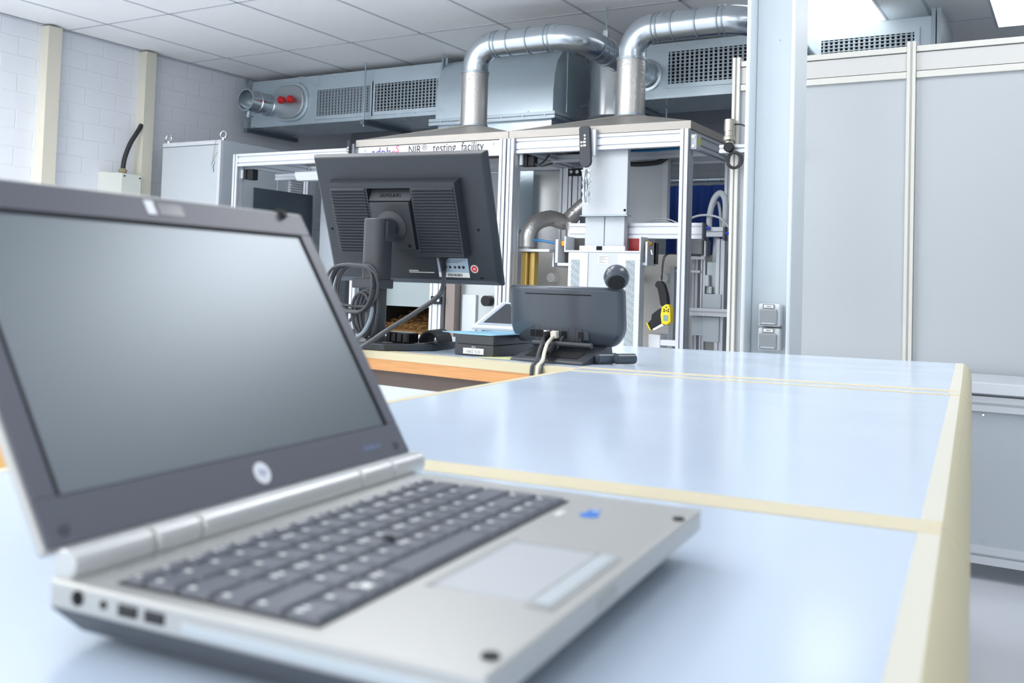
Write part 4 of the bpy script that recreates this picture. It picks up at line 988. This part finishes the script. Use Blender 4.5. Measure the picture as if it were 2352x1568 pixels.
stk = MB(LF).rev((0.278, 0.1835, TOPZ), (0, 0, 1), [(0, 0.0068), (0.0003, 0.0068)], 20).box(0.2865, 0.2945, 0.1785, 0.1865, TOPZ, TOPZ+0.0003).build('blue_sticker', M_blueicon, t)
text('i5', 'sticker_print', M_labelw, stk, LF(0.2905, 0.1855, TOPZ+0.0003), V(LF(1, 0, 0))-V(LF(0, 0, 0)), V(LF(0, 0, 0))-V(LF(0, 1, 0)), width=0.004, depth=0.0002)
MB(LF).box(0.2655, 0.2790, 0.1625, 0.1665, TOPZ, TOPZ+0.0002).build('deck_print', M_labelw, t)
MB(LF).box(0.130, 0.158, D_-0.001, D_+0.0008, 0.0225, 0.0285).build('latch_notch', mat('surround grey', 'a7abac', 0.5), t)
# lid
tl = 0.554
nb_ = V((-sa, ca, 0)); nu = V((ca, sa, 0)); eh = nb_*math.sin(tl)+V((0, 0, 1))*math.cos(tl); nd = nu.cross(eh)
lo = V((lx, ly, 0.785))
def LD(u, h, d): return tuple(lo+nu*u+eh*h+nd*d)
HB, HT = 0.010, 0.2455
lid = MB(LD).box(0.005, 0.3595, HB, HT, -0.007, -0.0012).build('lid', M_lap, t, bevel=0.002, seg=3)
o = MB(LD)
su0, su1, sh0, sh1 = 0.0225, 0.3425, 0.0385, 0.2210
b0u, b1u = 0.0075, 0.3565
def frame(o, a, b_, c, d, A_, B_, Cc, Dd, z0, z1):
    o.box(a, b_, c, Cc, z0, z1).box(a, b_, Dd, d, z0, z1).box(a, A_, Cc, Dd, z0, z1).box(B_, b_, Cc, Dd, z0, z1)
frame(o, b0u, b1u, HB+0.002, HT-0.003, su0, su1, sh0, sh1, -0.0012, 0.0006)
bz = o.build('bezel', M_bezel, lid, bevel=0.0006)
o = MB(LD); frame(o, su0, su1, sh0-0.0, sh1, su0+0.0018, su1-0.0022, sh0, sh1-0.0022, -0.001, 0.0010); o.build('screen_gasket', mat('black gasket', '1b1a22', 0.6), lid)
MB(LD).box(su0, su1, sh0, sh1, -0.0015, -0.0004).build('screen', M_screen, lid)
MB(LD).box(0.1715, 0.1800, 0.2268, 0.2390, 0.0006, 0.0016).build('keyboard_light', M_hpgrey, lid, bevel=0.0006)
MB(LD).box(0.1830, 0.2080, 0.2275, 0.2375, 0.0006, 0.0010).build('webcam', mat('webcam window', '50535e', 0.2), lid)
MB(LD).box(0.3255, 0.3300, 0.2365, 0.2420, 0.0, 0.0050).box(0.3265, 0.3300, 0.2440, 0.2470, -0.004, 0.001).build('latch_hook', M_black, lid)
lg = MB(LD).rev((0.1778, 0.0240, 0.0006), nd if False else (0, 0, 1), [(0, 0.0077), (0.0003, 0.0077)], 28).build('round_badge', M_hpgrey, lid)
text('hp', 'badge_print', M_faded, lg, LD(0.1778, 0.0225, 0.0009), nu, (eh+nu*0.25), width=0.0062, depth=0.0002)
text('EliteBook', 'bezel_print', M_faded, lid, LD(0.309, 0.0212, 0.0006), nu, eh, width=0.022, depth=0.0002)
for u, h_ in ((0.3415, 0.0195), (0.0195, 0.0200)): MB(LD).rev((u, h_, 0.0006), (0, 0, 1), [(0, 0.0032), (0.0010, 0.0028)], 12).build('rubber_bumper', mat('grey bumper', '4a4c56', 0.6), lid)

# ================================================================== MONITOR
mo = V((-1.638, 2.24, 0.923)); MW, MH, myaw, mt = 0.543, 0.381, 0.125, 0.378
ma = V((math.cos(myaw), math.sin(myaw), 0)); mn = V((math.sin(myaw), -math.cos(myaw), 0))
mu = V((0, 0, 1))*math.cos(mt)+mn*math.sin(mt); mN = ma.cross(mu)
def MO(u, v, d): return tuple(mo+ma*u+mu*v+mN*d)
t = thing('monitor', 'charcoal widescreen monitor seen from behind on a height adjustable stand', 'monitor', (-1.64, 2.1, 0.75))
h2 = MW/2
o = MB(MO); 
fr_ = [(-h2, 0, -0.022), (h2, 0, -0.022), (h2, MH, -0.022), (-h2, MH, -0.022)]
bk = [(-h2, 0, -0.012), (h2, 0, -0.012), (h2, MH, -0.012), (-h2, MH, -0.012)]
b3 = [(-h2+0.012, 0.018, 0.0), (h2-0.016, 0.018, 0.0), (h2-0.012, MH-0.006, 0.0), (-h2+0.008, MH-0.006, 0.0)]
o.add(fr_+bk+b3, [(0, 1, 2, 3), (8, 9, 10, 11)]+[(k, (k+1) % 4, 4+(k+1) % 4, 4+k) for k in range(4)]+[(4+k, 4+(k+1) % 4, 8+(k+1) % 4, 8+k) for k in range(4)])
pn = o.build('panel', M_mon, t, bevel=0.003)
MB(MO).box(-h2+0.012, h2-0.012, 0.02, MH-0.015, -0.0235, -0.0222).build('screen', M_gloss, pn)
# raised rear cover with louvres
o = MB(MO)
x0, x1, y0, y1 = -0.217, 0.190, 0.092, 0.312
rx0, rx1, ry1, ry0 = -0.088, 0.048, 0.293, 0.118
def frust(o, x0, x1, y0, y1, z0, z1, i):
    o.hexa([(x0, y0, z0), (x1, y0, z0), (x1, y1, z0), (x0, y1, z0)], [(x0+i, y0+i*0.5, z1), (x1-i, y0+i*0.5, z1), (x1-i, y1-i, z1), (x0+i, y1-i, z1)])
frust(o, x0, rx0, y0, y1, 0.0, 0.03, 0.0)
o = MB(MO)
a_ = [(x0, y0, 0), (x1, y0, 0), (x1, y1, 0), (x0, y1, 0)]; b_ = [(x0+0.006, y0+0.004, 0.032), (x1-0.006, y0+0.004, 0.032), (x1-0.006, y1-0.006, 0.032), (x0+0.006, y1-0.006, 0.032)]
# pieces around the recess so that it is a real pocket
o.hexa([(x0, y0, 0), (rx0, y0, 0), (rx0, y1, 0), (x0, y1, 0)], [(x0+0.006, y0+0.004, 0.032), (rx0, y0+0.004, 0.032), (rx0, y1-0.006, 0.032), (x0+0.006, y1-0.006, 0.032)])
o.hexa([(rx1, y0, 0), (x1, y0, 0), (x1, y1, 0), (rx1, y1, 0)], [(rx1, y0+0.004, 0.032), (x1-0.006, y0+0.004, 0.032), (x1-0.006, y1-0.006, 0.032), (rx1, y1-0.006, 0.032)])
o.hexa([(rx0, y0, 0), (rx1, y0, 0), (rx1, ry0, 0), (rx0, ry0, 0)], [(rx0, y0+0.004, 0.032), (rx1, y0+0.004, 0.032), (rx1, ry0, 0.032), (rx0, ry0, 0.032)])
o.hexa([(rx0, ry1, 0), (rx1, ry1, 0), (rx1, y1, 0), (rx0, y1, 0)], [(rx0, ry1, 0.032), (rx1, ry1, 0.032), (rx1, y1-0.006, 0.032), (rx0, y1-0.006, 0.032)])
rc = o.build('rear_cover', M_mon, t)
nl = 22
for ua, ub in ((x0+0.010, rx0-0.004), (rx1+0.004, x1-0.010)):
    o = MB(MO)
    for k in range(nl):
        z = y0+0.014+(y1-y0-0.038)*k/(nl-1)
        o.hexa([(ua, z, 0.0318), (ub, z, 0.0318), (ub, z+0.0062, 0.0318), (ua, z+0.0062, 0.0318)], [(ua+0.002, z+0.0015, 0.0368), (ub-0.002, z+0.0015, 0.0368), (ub-0.002, z+0.0034, 0.0368), (ua+0.002, z+0.0034, 0.0368)])
    o.build('vent_louvres', M_mon, rc)
MB(MO).hexa([(rx0+0.003, 0.262, 0.0), (rx1-0.003, 0.262, 0.0), (rx1-0.003, ry1, 0.0), (rx0+0.003, ry1, 0.0)], [(rx0+0.003, 0.258, 0.034), (rx1-0.003, 0.258, 0.034), (rx1-0.003, 0.284, 0.012), (rx0+0.003, 0.284, 0.012)]).build('handle_ramp', M_mons, rc)
text('SAMSUNG', 'raised_lettering', M_black, rc, MO(-0.02, 0.2665, 0.0272), ma, (mu*0.75-mN*0.62), width=0.066, depth=0.001)
vp = MB(MO).hexa([(rx0+0.004, ry0, 0.0), (rx1-0.004, ry0, 0.0), (rx1-0.004, 0.257, 0.0), (rx0+0.004, 0.257, 0.0)], [(rx0+0.006, ry0+0.002, 0.040), (rx1-0.006, ry0+0.002, 0.040), (rx1-0.006, 0.255, 0.040), (rx0+0.006, 0.255, 0.040)]).build('mount_plate', M_mons, t, bevel=0.002)
MB(MO).rev((-0.022, 0.186, 0.040), (0, 0, 1), [(0, 0.047), (0.003, 0.046), (0.006, 0.038), (0.010, 0.030), (0.018, 0.028)], 36).build('pivot_disc', M_mons, vp, smooth=True)
MB(MO).rev((0.026, 0.130, 0.040), (0, 0, 1), [(0, 0.005), (0.001, 0.005), (0.001, 0.002)], 14).build('screw', M_hole, vp)
for u, v_ in ((-0.245, 0.165), (0.222, 0.165)): MB(MO).rev((u, v_, 0.0), (0, 0, 1), [(0, 0.004), (0.001, 0.004)], 12).build('screw_hole', M_hole, pn)
MB(MO).box(0.208, 0.219, 0.024, 0.028, 0.0, 0.0012).build('lock_slot', M_hole, pn)
lb = MB(MO).box(0.082, 0.177, 0.026, 0.082, 0.0, 0.0006).build('rating_label', mat('silver label', 'a9bccd', 0.35), pn)
MB(MO).box(0.082, 0.177, 0.026, 0.040, 0.0006, 0.0008).build('barcode_field', M_labelw, lb)
o = MB(MO); u = 0.110
while u < 0.155:
    w_ = random.choice((0.0006, 0.001, 0.0016)); o.box(u, u+w_, 0.029, 0.037, 0.0008, 0.001); u += w_+random.choice((0.0007, 0.0012))
o.box(0.103, 0.107, 0.032, 0.0335, 0.0008, 0.001)
o.build('barcode', M_ink, lb)
o = MB(MO)
for k, c in enumerate((0.108, 0.120, 0.135, 0.148, 0.161)):
    o.rev((c, 0.056, 0.0006), (0, 0, 1), [(0, 0.0048 if k != 2 else 0.003), (0.0002, 0.0042)], 3+k)
for k in range(3): o.box(0.11, 0.17-0.01*k, 0.0765-0.0035*k, 0.0775-0.0035*k, 0.0006, 0.0008)
o.build('printed_marks', M_ink, lb)
sk = MB(MO); ns = 24; pts = []
for k in range(ns*2):
    r = 0.0125 if k % 2 else 0.0105; a = math.pi*k/ns; pts.append((0.194+r*math.cos(a), 0.052+r*math.sin(a)))
sk.prism([(p[0], p[1], 0.0) for p in pts], (0, 0, 0.0005)) if False else sk.add([(x, y, 0.0001) for x, y in pts]+[(x, y, 0.0006) for x, y in pts], [tuple(range(2*ns-1, -1, -1)), tuple(range(2*ns, 4*ns))]+[(i, (i+1) % (2*ns), 2*ns+(i+1) % (2*ns), 2*ns+i) for i in range(2*ns)])
so = sk.build('round_sticker', mat('red white sticker', 'efdedd', 0.5), pn)
MB(MO).rev((0.194, 0.052, 0.0006), (0, 0, 1), [(0, 0.0085), (0.0002, 0.0085)], 24).build('red_disc', M_red, so)
o = MB(MO)
for k in range(3): o.box(0.190, 0.198, 0.049+0.0025*k, 0.0502+0.0025*k, 0.0008, 0.001)
o.build('sticker_print', M_labelw, so)
o = MB(MO)
for k, (a0_, l) in enumerate(((0.0, 0.03), (0.0, 0.078))):
    u = -0.012
    while u < -0.012+l: o.box(u, u+0.0022, 0.042-0.005*k, 0.0445-0.005*k, 0.0, 0.0004); u += 0.0031
o.build('small_print', M_labelw, pn)
# stand
px_, py_ = -1.645, 2.075
def RR(cx, cy, hx, hy, r, n=5):
    pts = []
    for q, (sx, sy) in enumerate(((1, 1), (-1, 1), (-1, -1), (1, -1))):
        for k in range(n+1):
            a = math.pi/2*(q+k/n); pts.append((cx+sx*(hx-r)+r*math.cos(a), cy+sy*(hy-r)+r*math.sin(a)))
    return pts
MB().prism([(x, y, 0.772) for x, y in RR(px_, py_, 0.022, 0.026, 0.014)], (0, 0, 0.17)).build('lower_post', M_mons, t, smooth=True)
MB().prism([(x, y, 0.93) for x, y in RR(px_-0.002, py_, 0.032, 0.034, 0.02)], (0, 0, 0.168)).build('sleeve', M_mons, t, bevel=0.003, smooth=True)
dp = V(MO(-0.022, 0.186, 0.056))
MB().prism([(px_+0.005, py_-0.01, 1.038), (px_+0.032, py_-0.01, 1.038), (px_+0.038, py_-0.01, 1.055), (px_+0.038, py_-0.01, 1.092), (px_+0.005, py_-0.01, 1.092)], (0, 0.035, 0)).tube([(px_, py_+0.01, 1.068), dp], 0.018, 16, smooth=0).build('tilt_arm', M_mons, t, smooth=True)
MB().box(px_-0.052, px_+0.034, py_-0.042, py_+0.03, 0.910, 0.936).build('cable_clip', M_mons, t, bevel=0.003)
ba = 0.12
def BP(u, v): return (px_+u*math.cos(ba)-v*math.sin(ba), py_+u*math.sin(ba)+v*math.cos(ba))
bp_ = [(-0.17, -0.03), (-0.12, -0.085), (0.08, -0.085), (0.165, 0.02), (0.165, 0.16), (0.10, 0.21), (-0.12, 0.21), (-0.17, 0.16)]
MB().prism([BP(u, v)+(0.7508,) for u, v in bp_], (0, 0, 0.018)).build('base_plate', M_mons, t, bevel=0.003)
MB().rev((px_, py_, 0.767), (0, 0, 1), [(0, 0.05), (0.006, 0.04), (0.016, 0.03)], 24).build('post_foot', M_mons, t, smooth=True)
# monitor cables
pg = V(MO(0.106, 0.078, 0.012))
t = thing('monitor_cable', 'thick grey video cable running from the monitor label down over the table edge', 'cable', pg)
MB().tube([pg+mu*0.03, pg+mu*0.005-mN*0.004], 0.014, 10, smooth=0).tube([pg+mu*0.01, pg-mu*0.035+mN*0.004], 0.009, 10, smooth=0, rad=lambda f, i: 0.011-0.004*f).build('plug', M_black, t)
MB().tube([pg-mu*0.03, (-1.415, 2.045, 0.905), (-1.46, 2.01, 0.857), (-1.52, 1.98, 0.812), (-1.57, 1.97, 0.778), (-1.605, 1.965, 0.755), (-1.63, 1.965, 0.735), (-1.65, 1.98, 0.69), (-1.66, 2.0, 0.60)], 0.0062, 12, smooth=6).build('lead', M_cable, t, smooth=True)
o = MB(); cc = V((-1.672, 2.02, 0.918))
for k in range(5):
    rx, rz = 0.058+0.010*random.random()+0.006*k/2, 0.062+0.012*random.random()
    c = cc+V((random.uniform(-0.012, 0.006), -0.004*k+0.008, random.uniform(-0.01, 0.006)))
    ph = random.uniform(0, 6.28)
    o.tube([c+V((rx*math.cos(a*0.4833), 0.012*math.sin(a*0.4833+ph), rz*math.sin(a*0.4833)*(1.0+0.15*math.cos(a)))) for a in range(14)], 0.0042, 8, smooth=4)
o.tube([(-1.63, 2.03, 0.91), (-1.65, 2.03, 0.87), (-1.68, 2.02, 0.83), (-1.72, 2.02, 0.80), (-1.75, 2.02, 0.785)], 0.0045, 8)
for k in range(3): 
    c = cc+V((0.02+0.01*k, 0.005*k, -0.075)); 
    o.tube([c+V((0.028*math.cos(a*0.524), 0.004*math.sin(a), (0.055+0.006*k)*math.sin(a*0.524))) for a in range(13)], 0.0045, 8, smooth=4)
tag(o.build('coiled_cable', M_cable, smooth=True, origin=cc), 'bundle of dark cables looped on the left of the monitor post', 'cable')
tag(MB().tube([(-1.625, 2.03, 0.87), (-1.615, 2.02, 0.85), (-1.615, 2.01, 0.82), (-1.63, 2.0, 0.79), (-1.66, 1.98, 0.77), (-1.71, 1.96, 0.757)], 0.0055, 10, smooth=5).build('printed_cable', M_cableg, smooth=True, origin=(-1.63, 2.0, 0.8)), 'blue grey printed cable curving down beside the monitor post', 'cable')
tag(MB().box(-1.86, -1.72, 2.03, 2.09, 0.7695, 0.797).build('power_adapter', M_gloss, bevel=0.006, origin=(-1.79, 2.06, 0.7695)), 'black power adapter lying left of the monitor post', 'adapter')
tag(MB().tube([(-1.755, 2.0, 0.774), (-1.72, 1.995, 0.7745), (-1.69, 1.998, 0.774), (-1.66, 2.005, 0.774)], 0.0045, 8).build('green_lead', M_green, smooth=True, origin=(-1.7, 2.0, 0.774)), 'green lead lying on the monitor base', 'cable')

# handset and cradle on the monitor base
t = thing('charging_cradle', 'gloss black slotted cradle lying on the monitor base', 'cradle', (-1.555, 2.09, 0.7688))
o = MB().box(-1.60, -1.525, 2.065, 2.11, 0.7688, 0.797)
o.build('body', M_gloss, t, bevel=0.003)
o = MB()
for k in range(4): o.box(-1.596+k*0.019, -1.584+k*0.019, 2.060, 2.065, 0.772, 0.795)
o.build('prong', M_black, t, bevel=0.002)
o = MB(); n = 14; A = []
for k in range(n+1):
    a = math.pi*k/n
    A.append((0.034*math.cos(a), 0.036*math.sin(a)))
pts = [(x, z) for x, z in A]+[(x*0.78, z*0.78-0.0) for x, z in reversed(A)]
tag(MB().prism([(-1.490+x, 2.105, 0.7690+z) for x, z in pts], (-0.03, 0.11, 0)).build('handset', M_black, bevel=0.003, smooth=True, origin=(-1.51, 2.15, 0.7688)), 'black arched handset standing on the monitor base beside the cradle', 'handset')
tag(MB().hexa([BP(-0.02, -0.05)+(0.7688,), BP(0.14, 0.015)+(0.7688,), BP(0.14, 0.10)+(0.7688,), BP(-0.02, 0.05)+(0.7688,)], [BP(-0.02, -0.05)+(0.7692,), BP(0.14, 0.015)+(0.7692,), BP(0.14, 0.10)+(0.7692,), BP(-0.02, 0.05)+(0.7692,)]).build('paper_sheet', M_paperw, origin=BP(0.05, 0)+(0.7688,)), 'white paper sheet lying on the monitor base plate', 'paper')

# black box with label, blue paper
bo = V((-1.398, 2.066, 0.7508)); bya = 0.02
bx_ = V((math.cos(bya), math.sin(bya), 0)); by_ = V((-math.sin(bya), math.cos(bya), 0))
def BX(u, v, z): return tuple(bo+bx_*u+by_*v+V((0, 0, z)))
t = thing('storage_box', 'dark grey box with white number label under the blue paper', 'box', BX(0.065, 0.1, 0))
MB(BX).box(0.018, 0.132, 0, 0.24, 0, 0.0275).build('box_base', M_mons, t, bevel=0.002)
MB(BX).box(0.018, 0.132, 0, 0.24, 0.0282, 0.052).build('box_lid', M_mons, t, bevel=0.002)
nl_ = MB(BX).box(0.044, 0.104, -0.0008, 0.0002, 0.004, 0.0185).build('number_label', M_labelw, t)
text('1865 510', 'lettering', M_inkg, nl_, BX(0.074, -0.0008, 0.0065), bx_, (0, 0, 1), width=0.040, depth=0.0002)
text('dolico', 'lettering', M_labelw, t, BX(0.074, -0.0001, 0.0205), bx_, (0, 0, 1), width=0.011, depth=0.0002)
P_ = [(-0.035, 0.02), (0.03, 0.0), (0.128, -0.004), (0.150, 0.10), (0.155, 0.19), (0.02, 0.205)]
o = MB(BX); nP = len(P_); zz = (0.0545, 0.0527, 0.0527, 0.0540, 0.0527, 0.0527)
o.add([(u, v, z) for (u, v), z in zip(P_, zz)]+[(u, v, z+0.0012) for (u, v), z in zip(P_, zz)], [tuple(range(nP-1, -1, -1)), tuple(range(nP, 2*nP))]+[(i, (i+1) % nP, nP+(i+1) % nP, nP+i) for i in range(nP)])
tag(o.build('blue_paper', M_paperblue, origin=BX(0.05, 0.1, 0.0527)), 'light blue paper lying on top of the dark grey box', 'paper')
tag(MB(BX).box(-0.045, 0.012, 0.16, 0.25, 0.0, 0.04).build('flat_box', mat('aubergine box', '4a4a5a', 0.4), bevel=0.002, origin=BX(-0.05, 0.1, 0)), 'flat dark box half hidden behind the labelled grey box', 'box')
tag(MB().hexa([(-1.30, 2.03, 0.7508), (-1.16, 2.035, 0.7508), (-1.12, 2.12, 0.7508), (-1.25, 2.12, 0.7508)], [(-1.30, 2.03, 0.7512), (-1.16, 2.035, 0.7512), (-1.12, 2.12, 0.7512), (-1.25, 2.12, 0.7512)]).build('yellow_film', M_papery, origin=(-1.2, 2.07, 0.7508)), 'pale yellow film lying between the grey box and the videophone', 'film')

# touch panel
ho = V((-1.585, 2.452, 0.802)); hu = V((1, 0.06, 0)).normalized(); hv = V((0.0, 0.92, 0.39)).normalized(); hn = hu.cross(hv)
def HM(u, v, d): return tuple(ho+hu*u+hv*v+hn*d)
t = thing('touch_panel', 'silver framed tilted touch panel behind the blue paper', 'control panel', (-1.48, 2.5, 0.75))
MB(HM).box(0, 0.25, 0, 0.19, -0.012, 0).build('housing', M_pale, t, bevel=0.008, seg=3)
MB(HM).box(0.015, 0.235, 0.018, 0.178, 0.0, 0.0012).build('frame', mat('grey blue frame', '9aa6b6', 0.35), t)
MB(HM).box(0.028, 0.222, 0.030, 0.170, 0.0012, 0.0018).build('screen', mat('dull touch screen', '262c33', 0.55, spec=0.25), t)
MB(HM).box(0.05, 0.072, 0.160, 0.164, 0.0018, 0.0024).build('status_light', emit('mint glow', '9ff0d8', 1.2), t)
a = [HM(0.02, 0.03, -0.0125), HM(0.23, 0.03, -0.0125), HM(0.23, 0.16, -0.0125), HM(0.02, 0.16, -0.0125)]
MB().hexa([(p[0], p[1], 0.7508) for p in a], a).build('wedge_foot', M_black, t)

# videophone
vo = V((-1.124, 2.12, 0.7508)); vya = 0.0
t = thing('videophone', 'graphite video conference phone with camera ball, seen from behind on the far table', 'videophone', vo)
def VP(u, v, z):   # bowed case, leaning back a little
    return (vo.x+u, vo.y+0.02+v+1.6*u*u-0.12*(z-0.03), vo.z+z)
o = MB(VP); nx, nz = 20, 10; hw = 0.158
F = []; K = []
for j in range(nz+1):
    z = 0.036+(0.182-0.036)*j/nz
    sh = 1.0-0.16*max(0, (0.085-z)/0.05)**2
    for i in range(nx+1):
        u = (-1+2*i/nx)*hw*sh
        F.append((u, 0.0+0.012*max(0, (0.07-z)/0.034), z)); K.append((u, 0.036, z))
NN = (nx+1)*(nz+1); fs = []
for j in range(nz):
    for i in range(nx):
        a = j*(nx+1)+i; fs.append((a, a+1, a+nx+2, a+nx+1)); fs.append((NN+a, NN+a+nx+1, NN+a+nx+2, NN+a+1))
for i in range(nx):
    fs.append((i, NN+i, NN+i+1, i+1)); a = nz*(nx+1)+i; fs.append((a, a+1, NN+a+1, NN+a))
for j in range(nz):
    a = j*(nx+1); b_ = (j+1)*(nx+1); fs.append((a, b_, NN+b_, NN+a)); fs.append((a+nx, NN+a+nx, NN+b_+nx, b_+nx))
o.add(F+K, fs); ob = o.build('case', M_vp, t, bevel=0.012, seg=4, smooth=True)
MB(VP).box(-0.092, 0.088, -0.0008, 0.001, 0.163, 0.1655)
o = MB(VP)
for k in range(12):
    ua, ub = -0.095+0.185*k/12, -0.095+0.185*(k+1)/12; o.box(ua, ub, -0.0006, 0.002, 0.1600, 0.1625)
o.build('vent_slot', M_hole, ob)
o = MB(VP)
for k in range(10):
    ua, ub = -0.082+0.164*k/10, -0.082+0.164*(k+1)/10; hh = 0.0165 if 0 < k < 9 else 0.012
    o.box(ua, ub, -0.002, 0.006, 0.062-hh, 0.062+hh)
bay = o.build('port_bay', mat('dark port bay', '3b424a', 0.4), ob, bevel=0.001)
for u, w_, m in ((-0.073, 0.006, M_hole), (-0.055, 0.007, M_hole), (-0.042, 0.006, M_hole), (-0.027, 0.009, M_chrome), (-0.003, 0.009, M_labelw), (0.021, 0.007, M_hole), (0.064, 0.006, M_black)):
    MB(VP).box(u-w_, u+w_, -0.0045, -0.002, 0.054, 0.071).build('socket', m, bay)
# camera ball
cb = MB().rev((-0.974, 2.15, 0.958), (0.36, -0.72, -0.6), [(-0.0315, 0.002), (-0.029, 0.012), (-0.022, 0.0225), (-0.012, 0.029), (0.0, 0.0315), (0.012, 0.029), (0.02, 0.0245), (0.021, 0.021)], 28).build('camera_ball', M_vp, t, smooth=True)
MB().rev(V((-0.974, 2.15, 0.958))+V((0.36, -0.72, -0.6)).normalized()*0.021, (0.36, -0.72, -0.6), [(0, 0.0215), (0.002, 0.02), (0.0015, 0.012), (0.003, 0.011), (0.003, 0.004)], 24).build('camera_back', M_black, cb)
# stand
def VS(u, v, z): return (vo.x+u, vo.y+v, vo.z+z)
MB(VS).hexa([(-0.075, -0.088, 0.0), (0.125, -0.088, 0.0), (0.118, 0.10, 0.0), (-0.075, 0.10, 0.0)], [(-0.071, -0.085, 0.006), (0.121, -0.085, 0.006), (0.112, 0.095, 0.046), (-0.067, 0.095, 0.046)]).build('stand_plate', M_mons, t, bevel=0.003)
MB(VS).hexa([(-0.045, -0.060, 0.010), (0.095, -0.060, 0.010), (0.095, -0.012, 0.020), (-0.045, -0.012, 0.020)], [(-0.045, -0.062, 0.0125), (0.095, -0.062, 0.0125), (0.095, -0.014, 0.0235), (-0.045, -0.014, 0.0235)]).build('stand_recess', M_hole, t)
MB(VS).cyl((-0.055, -0.003, 0.040), (0.105, -0.003, 0.040), 0.007).build('hinge_bar', M_mons, t, smooth=True)
for x0, y0 in ((0.140, -0.01), (0.178, 0.015)):
    MB(VS).cyl((x0-0.012, y0-0.01, 0.0135), (x0+0.015, y0+0.035, 0.0135), 0.0125).rev((x0-0.0125, y0-0.011, 0.0135), (-0.55, -0.83, 0), [(0, 0.009), (0.001, 0.008)], 14).build('tube_foot', M_vp, t, smooth=True)
MB(VS).tube([(0.10, 0.03, 0.013), (0.13, 0.035, 0.012), (0.18, 0.045, 0.012)], 0.007, 10).build('foot_bar', M_vp, t, smooth=True)
def vcable(name, label, m, pts, r, extra=None):
    t = thing(name, label, 'cable', V(pts[0]))
    MB().tube(pts, r, 10, smooth=6).build('lead', m, t, smooth=True)
    if extra: extra(t)
def drape(x, s):   # from a socket down to the table edge and over it
    return [s+V((0, -0.004, 0)), s+V((0.001, -0.018, -0.008)), V((x-0.045, 2.055, 0.793)), V((x-0.028, 2.01, 0.775)), V((x-0.012, 1.975, 0.763)), V((x-0.003, 1.950, 0.757)), V((x, 1.932, 0.7505)), V((x+0.001, 1.926, 0.73)), V((x+0.001, 1.928, 0.68)), V((x+0.001, 1.93, 0.5))]
s0 = V(VP(-0.003, -0.005, 0.062))
vcable('network_cable', 'off white network cable leaving the videophone over the table edge', M_cablew, drape(-1.062, s0), 0.0045,
       lambda t: MB(VP).box(-0.011, 0.006, -0.016, -0.0046, 0.052, 0.070).build('plug', M_cablew, t, bevel=0.002))
s1 = V(VP(-0.027, -0.005, 0.06))
vcable('network_cable', 'dark grey network cable beside the white one on the videophone', M_cable, drape(-1.077, s1), 0.0045,
       lambda t: MB(VP).box(-0.034, -0.021, -0.016, -0.0046, 0.045, 0.068).build('plug', M_black, t, bevel=0.002))
s2 = V(VP(0.021, -0.005, 0.058))
vcable('power_lead', 'black power lead with round ferrite on the videophone stand', M_cable, [s2+V((0, -0.004, 0)), s2+V((-0.002, -0.014, -0.012)), s2+V((-0.004, -0.028, -0.03)), (-1.097, 2.045, 0.776), (-1.090, 2.02, 0.768), (-1.078, 1.985, 0.760), (-1.062, 1.955, 0.7545), (-1.052, 1.931, 0.7505), (-1.049, 1.924, 0.73), (-1.049, 1.927, 0.68), (-1.049, 1.93, 0.5)], 0.003,
       lambda t: MB().cyl((-1.102, 2.075, 0.786), (-1.090, 2.025, 0.7705), 0.0095).build('ferrite', M_black, t, smooth=True))
vcable('handset_lead', 'thin black lead from the videophone port to its right foot', M_rubber, [V(VP(0.064, -0.004, 0.058)), V(VP(0.066, -0.010, 0.044)), V(VP(0.075, -0.012, 0.036)), V(VP(0.10, -0.008, 0.034)), V(VP(0.112, -0.006, 0.024)), V(VP(0.12, 0.0, 0.010)), V(VP(0.145, 0.0, 0.012))], 0.0022)

# small orange box by the left edge of the near table
tag(MB().mat(0).box(-1.42, -1.20, 0.86, 1.0, 0.60, 0.70).mat(1).box(-1.42, -1.20, 0.86, 1.0, 0.70, 0.735).box(-1.36, -1.26, 0.9, 0.96, 0, 0.6).build('cardboard_box', [M_orange, M_red], origin=(-1.3, 0.93, 0)), 'orange and red box beyond the left table edge, cut by the frame', 'box')
